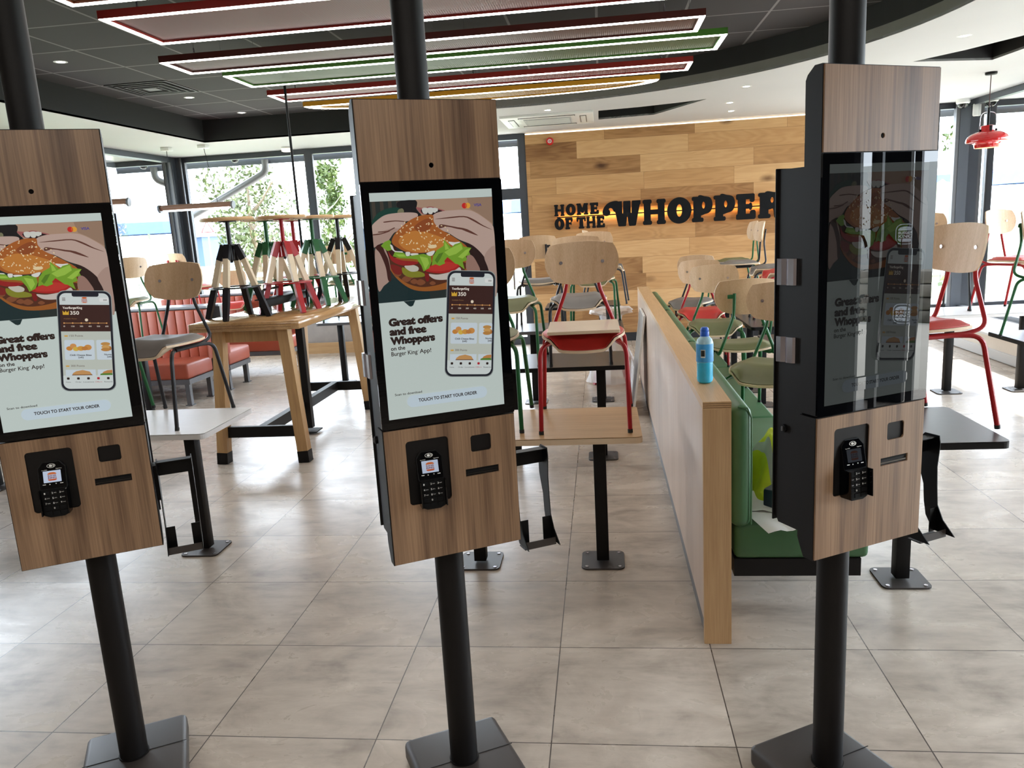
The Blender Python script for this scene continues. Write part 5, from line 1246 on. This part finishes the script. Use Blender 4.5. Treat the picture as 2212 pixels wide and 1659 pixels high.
# pendant
t = thing('pendant_lamp', 'glossy red enamel pendant lamp by the big side window', 'hanging lamp', (5.35, 6.456, 2.20))
b = MB(); b.lathe([(.112, .0), (.116, .015), (.119, .034), (.135, .048), (.176, .052), (.190, .056), (.194, .066), (.191, .090), (.178, .116), (.155, .136), (.12, .152), (.08, .162), (.066, .168), (.064, .214), (.045, .222), (0, .224)], 'red_gloss', 40, cap=False); sh = b.build('lamp_shade', t)
b = MB(); b.lathe([(0, .004), (.108, .004), (.112, .001)], emit('pendant_glow', (1, .62, .22, 1), 2.2), 32, cap=False); b.build('lamp_glow', sh)
b = MB()
for s in (-1, 1): b.cyl((s * .064, 0, .175), (s * .088, 0, .175), .011, 'black', 10)
b.box((0, -.064, .185), (.026, .014, .06), 'black', bev=.005); b.tube(fillet([(-.082, 0, .175), (-.074, 0, .35), (.074, 0, .35), (.082, 0, .175)], .06, 7), .0035, 'chrome'); b.build('lamp_handle', t)
b = MB(); b.cyl((0, 0, .21), (0, 0, .39), .012, 'black', 10); b.cyl((0, 0, .39), (0, 0, .72), .0045, plain('brown_cord', rgb(70, 40, 40), .6), 8); b.build('cord', t)
b = MB(); b.lathe([(0, .705), (.05, .705), (.055, .712), (.055, .73), (0, .73)], 'black', 20); b.build('ceiling_rose', t)
# cameras, sensor, sounder
def dome(x, y, z, label):
    t = thing('dome_camera', label, 'camera', (x, y, z), 0)
    b = MB(); b.lathe([(0, 0), (.080, 0), (.080, -.045), (.066, -.058), (0, -.058)], 'whiteplastic', 24); b.build('camera_housing', t)
    b = MB(); b.lathe([(.058, -.058), (.055, -.080), (.040, -.100), (.02, -.110), (0, -.112)], 'gloss_black', 24, cap=False); b.build('camera_dome', t)
dome(5.98, 8.55, ZC, 'small white dome camera at the corner post past the third kiosk')
t = thing('motion_sensor', 'white motion sensor box on the corner post beside the dome camera', 'sensor', (6.14, 8.55, 2.79), R(-30))
b = MB(); b.box((0, 0, 0), (.075, .05, .15), 'whiteplastic', bev=.014, seg=3); b.build('sensor_body', t)
t = thing('alarm_sounder', 'round red alarm sounder high on the plank wall', 'alarm', (.772, YW, 2.795))
b = MB(); b.lathe([(0, 0), (.052, 0), (.052, .03), (.040, .045), (0, .045)], 'red_gloss', 28, Matrix.Rotation(PI / 2, 4, 'X')); b.build('sounder_body', t)
b = MB(); b.lathe([(.018, .0462), (.026, .0462), (.026, .048), (.018, .048)], 'whiteplastic', 20, Matrix.Rotation(PI / 2, 4, 'X'), cap=False); b.lathe([(0, .048), (.008, .048)], 'whiteplastic', 12, Matrix.Rotation(PI / 2, 4, 'X'), cap=False); b.build('sounder_ring', t)

# ================================================================== OUTSIDE
M['grass'] = leaf_mat('grass', rgb(92, 104, 66), rgb(118, 126, 88)); M['paving'] = plain('pale_paving', rgb(190, 184, 174), .8, var=.06, scale=1.5)
M['eave'] = plain('white_eave_board', rgb(226, 228, 226), .6, var=.02); M['blueboard'] = plain('blue_cladding', rgb(30, 54, 78), .6, var=.06)
M['bark'] = plain('bark', rgb(120, 104, 88), .8, var=.2, scale=20); M['birch'] = plain('birch_bark', rgb(206, 202, 194), .7, var=.2, scale=12)
M['canopy_white'] = plain('white_canopy', rgb(228, 230, 232), .6, var=.02); M['canopy_blue'] = plain('blue_valance', rgb(84, 108, 172), .6, var=.05)
M['stone'] = plain('dry_stone', rgb(150, 142, 130), .85, var=.3, scale=7)
for nm_, c1, c2 in (('leaf1', (46, 62, 22), (84, 98, 42)), ('leaf2', (40, 58, 22), (70, 88, 38)), ('leaf3', (56, 66, 36), (92, 100, 62))): M[nm_] = leaf_mat(nm_ + '_leaves', rgb(*c1), rgb(*c2))
b = MB(); b.box((1.4, 10.9, -.08), (17.5, 3.8, .12), 'paving'); b.box((-5.9, 1.4, -.08), (2.2, 17, .12), 'paving'); b.box((9.5, 1.4, -.08), (6.0, 17, .12), 'paving'); o = b.build('pavement'); o['kind'] = 'structure'
b = MB(); b.box((2, 8, -.26), (110, 90, .2), 'grass'); o = b.build('lawn'); o['kind'] = 'structure'
# eaves boards round the outside
b = MB()
for k in range(7): b.box((1.0, 9.08 + k * .13, 2.97), (14.4, .118, .02), 'eave'); b.box((-4.83 - k * .13, 2.0, 2.97), (.118, 15.4, .02), 'eave'); b.box((6.56 + k * .13, 2.0, 2.97), (.118, 15.4, .02), 'eave')
b.box((1.0, 9.98, 2.95), (14.6, .04, .16), 'frame'); b.box((-5.72, 2.0, 2.95), (.04, 16, .16), 'frame'); b.box((7.46, 2.0, 2.95), (.04, 16, .16), 'frame'); struct(b, 'roof_eaves')
for x, y, lb in ((-3.98, 9.30, 'dome camera under the eaves outside the corner window'), (6.78, 7.85, 'large dome camera under the eaves outside the side window')): dome(x, y, 2.96, lb)
b = MB(); b.tube(fillet([(-3.78, 9.92, 2.93), (-3.78, 9.92, 2.74), (-5.4, 10.1, 2.05), (-5.4, 10.1, 0)], .12), .055, 'greymetal', 12); o = b.build('downpipe'); tag(o, 'slanting grey rainwater pipe outside the corner window', 'pipe')
b = MB(); b.tube(fillet([(-5.75, 10.1, -.1), (-5.71, 10.1, 2.40), (-5.74, 10.1, 2.58), (-5.84, 10.1, 2.57), (-6.05, 10.1, 2.30), (-6.13, 10.1, 2.27), (-6.22, 10.1, 2.37)], .09, 6), .026, 'greymetal', 10); o = b.build('bent_post'); tag(o, 'bent grey metal post curling outside the corner window', 'post')
def tree(x, y, h, crown, n, leaf, trunk, label, name='tree', seed=1, blobs=9, tr=.14, low=.3):
    n = int(n * 1.9); random.seed(seed); t = thing(name, label, 'tree', (x, y, -.16), 0, 'trees outside the windows')
    b = MB(); b.tube([(0, 0, 0), (.05, .03, h * .3), (-.04, 0, h * .62), (0, .02, h * .93)], tr, trunk, 8, radii=[tr, tr * .8, tr * .5, tr * .15])
    for k in range(7):
        a = random.uniform(0, 6.28); z = h * random.uniform(.35, .75); r = crown * random.uniform(.4, .75); b.tube([(0, 0, z), (r * .5 * math.cos(a), r * .5 * math.sin(a), z + .3 * r), (r * math.cos(a), r * math.sin(a), z + .75 * r)], tr, trunk, 5, radii=[tr * .4, tr * .25, tr * .08])
    b.build('trunk', t)
    b = MB(); cs = []
    for k in range(blobs):
        a, q = random.uniform(0, 6.28), random.uniform(.1, .85); zz = random.uniform(low, 1.0); sh = math.sin(min(1, (1.02 - zz) / .72 + .12) * PI * .62)
        cs.append((crown * q * sh * math.cos(a), crown * q * sh * math.sin(a), h * zz, crown * random.uniform(.30, .52)))
    vs = []; fs = []
    for k in range(n):
        c = random.choice(cs); d = Vector((random.gauss(0, 1), random.gauss(0, 1), random.gauss(0, .8))).normalized() * c[3] * random.uniform(.55, 1.05)
        p = Vector(c[:3]) + d; u = Vector((random.gauss(0, 1), random.gauss(0, 1), random.gauss(0, 1))).normalized(); v = u.cross(Vector((random.gauss(0, 1), random.gauss(0, 1), random.gauss(0, 1)))).normalized(); s = random.uniform(.05, .10)
        i = len(vs); vs += [p - u * s, p + v * s * .55, p + u * s, p - v * s * .55]; fs.append((i, i + 1, i + 2, i + 3))
    b.add(vs, fs, leaf); b.build('foliage', t)
tree(-8.9, 20.5, 3.9, 1.7, 1500, 'leaf3', 'bark', 'broad pale leaved tree outside behind the coloured stools', seed=4, blobs=16, low=.25)
tree(-13.5, 21.0, 3.4, 1.5, 900, 'leaf3', 'bark', 'smaller tree outside beside the corner post of the window', seed=9, blobs=10)
tree(-6.35, 20.0, 4.0, .75, 900, 'leaf1', 'birch', 'slim birch tree outside next to the middle kiosk', 'birch_tree', seed=5, blobs=14, tr=.06, low=.3)
tree(-5.5, 21.6, 4.0, .8, 900, 'leaf2', 'birch', 'second birch tree outside, half behind the middle kiosk', 'birch_tree', seed=6, blobs=12, tr=.06, low=.3)
tree(-9.6, 30.0, 3.2, 1.6, 900, 'leaf2', 'bark', 'low dark green tree outside between the birch and the pale tree', seed=8, blobs=9, low=.2)
tree(12.5, 22.0, 4.5, 1.6, 1700, 'leaf1', 'bark', 'leafy green tree outside behind the white marquee', seed=11, blobs=16, low=.2)
tree(10.9, 27.0, 4.4, 1.6, 900, 'leaf2', 'bark', 'tree outside beyond the marquee roof, next to the third kiosk', seed=12, blobs=10, low=.3)
# marquee with a scalloped blue valance
t = thing('marquee', 'white pointed marquee with a blue scalloped edge outside the side window', 'marquee', (9.15, 17.6, -.16)); t.scale = (.74, .74, .88)
b = MB(); b.add([(-2.6, -2, 2.75), (2.6, -2, 2.75), (2.6, 2, 2.75), (-2.6, 2, 2.75), (-.2, 0, 3.5)], [(0, 1, 4), (1, 2, 4), (2, 3, 4), (3, 0, 4)], 'canopy_white'); b.build('canopy', t)
b = MB()
sc_ = lambda L: [(-L, .0), (L, .0)] + [(L - 2 * L * k / 48, -.10 - .09 * abs(math.sin(PI * k / 4))) for k in range(49)]
b.prism([sc_(2.6)], .01, 'canopy_blue', Matrix.Translation((0, -2, 2.75)) @ UP_XZ); b.prism([sc_(2.0)], .01, 'canopy_blue', Matrix.Translation((2.6, 0, 2.75)) @ Matrix.Rotation(PI / 2, 4, 'Z') @ UP_XZ); b.prism([sc_(2.0)], .01, 'canopy_blue', Matrix.Translation((-2.6, 0, 2.75)) @ Matrix.Rotation(PI / 2, 4, 'Z') @ UP_XZ); b.build('valance', t)
for i in (-1, 1):
    for j in (-1, 1): b = MB(); b.cyl((2.5 * i, 1.9 * j, 0), (2.5 * i, 1.9 * j, 2.75), .04, 'whiteplastic', 8); b.build('marquee_pole', t)
b = MB(); b.add([(-2.5, 1.95, 0), (2.5, 1.95, 0), (2.5, 1.95, 2.7), (-2.5, 1.95, 2.7)], [(0, 1, 2, 3)], 'canopy_white'); b.build('side_sheet', t)
# blue timber building and white fence far behind
t = thing('clubhouse', 'low blue clad building with white windows beyond the fence', 'building', (-44, 62, -.16))
b = MB(); b.box((0, 0, 1.2), (26, 5, 2.4), 'blueboard'); b.build('walls', t)
b = MB(); b.prism([[(-2.9, 2.4), (2.9, 2.4), (0, 3.1)]], 26.6, plain('grey_roof', rgb(120, 118, 122), .8, var=.1), UP_YZ); b.build('roof', t)
for k in range(9): b = MB(); b.box((-11.4 + k * 2.8, -2.53, 1.6), (1.0, .06, 1.3), 'whiteplastic'); b.box((-11.4 + k * 2.8, -2.565, 1.6), (.8, .02, 1.1), 'glass'); b.build('window', t)
def fence(x0, y0, x1, y1, label):
    p, q = Vector((x0, y0, 0)), Vector((x1, y1, 0)); L = (q - p).length; a = math.atan2(q.y - p.y, q.x - p.x)
    t = thing('fence', label, 'fence', (x0, y0, -.16), a); n = max(2, int(L / 2.2))
    for k in range(n + 1): b = MB(); b.box((L * k / n, 0, .6), (.08, .08, 1.2), 'whiteplastic'); b.build('fence_post', t)
    b = MB()
    for z in (.2, .65, 1.12): b.box((L / 2, 0, z), (L, .04, .09), 'whiteplastic')
    b.build('fence_rails', t)
    b = MB()
    for k in range(int(L / .16)): b.box((.08 + k * .16, .02, .65), (.010, .010, .95), 'greymetal')
    b.build('fence_mesh', t)
fence(-12, 14.2, 1.2, 14.2, 'white railed fence outside the back window'); fence(-11.5, 2.0, -11.5, 14.0, 'white railed fence outside the corner side window'); fence(7.5, 14.5, 22, 14.0, 'white railed fence outside below the marquee')
t = thing('road_sign', 'white triangular warning sign with a red border outside the corner window', 'sign', (-22.4, 44.0, -.16))
b = MB(); b.cyl((0, 0, 0), (0, 0, 2.7), .035, 'whiteplastic', 10); b.build('sign_post', t)
X = Matrix.Translation((0, -.05, 2.5)) @ UP_XZ
b = MB(); b.prism([[(-.42, 0), (.42, 0), (0, .74)]], .008, 'red_tube', X); b.prism([[(-.33, .05), (.33, .05), (0, .63)]], .010, 'whiteplastic', X); b.build('sign_plate', t)
t = thing('parasol', 'blue and white parasol outside the glazed door', 'parasol', (.4, 16.5, -.16))
b = MB(); b.cyl((0, 0, 0), (0, 0, 2.6), .03, 'whiteplastic', 8); b.build('parasol_pole', t)
b = MB(); b.lathe([(1.35, 2.15), (1.33, 2.42), (.7, 2.72), (0, 2.95)], 'canopy_blue', 8, cap=False, smooth=False); b.build('parasol_canopy', t)
def shrubs(x, y, L, label, seed):
    random.seed(seed); b = MB(); vs = []; fs = []
    for k in range(1500):
        p = Vector((random.uniform(-L / 2, L / 2), random.gauss(0, .28), abs(random.gauss(.32, .2)))); u = Vector((random.gauss(0, 1), random.gauss(0, 1), random.gauss(0, 1))).normalized(); v = u.orthogonal(); s = random.uniform(.05, .1); i = len(vs)
        vs += [p - u * s, p + v * s * .6, p + u * s, p - v * s * .6]; fs.append((i, i + 1, i + 2, i + 3))
    b.add(vs, fs, 'leaf1'); o = b.build('hedge'); o.location = (x, y, -.16); tag(o, label, 'hedge')
shrubs(9.6, 12.2, 4.0, 'low clipped hedge outside the side window under the marquee', 21)
# what the entrance glass looks onto, mirrored in the third kiosk
t = thing('delivery_van', 'white delivery van parked outside the entrance glass', 'van', (15.5, -2.15, -.1), R(90))
b = MB(); prof = [(-1.6, .45), (1.35, .45), (1.40, 1.15), (1.20, 1.35), (.75, 2.25), (.5, 2.42), (-1.5, 2.45), (-1.6, 2.3)]
b.prism([prof], 1.9, 'whiteplastic', Matrix.Rotation(PI / 2, 4, 'X') @ Matrix.Identity(4)); b.build('van_body', t)
b = MB(); b.box((.62, .955, 1.75), (.42, .02, .45), 'gloss_black', bev=.004); b.box((0, .955, 1.2), (.01, .012, 1.3), 'greymetal'); b.build('van_window', t)
for x in (-1.0, .9):
    for y in (-.85, .85): b = MB(); b.cyl((x, y - .1, .36), (x, y + .1, .36), .36, 'rubber', 24); b.cyl((x, y - .105, .36), (x, y + .105, .36), .2, 'greymetal', 16); b.build('wheel', t)
t = thing('stone_wall', 'rough grey stone wall outside the entrance glass', 'stone wall', (13.2, -2.0, -.1))
b = MB(); random.seed(31)
for r_ in range(4):
    y = -3.6
    while y < 3.6: w_ = random.uniform(.22, .5); b.box((random.uniform(-.03, .03), y + w_ / 2, .10 + r_ * .2), (.36, w_ - .012, .19), 'stone', bev=.03, seg=2); y += w_
b.build('stones', t)
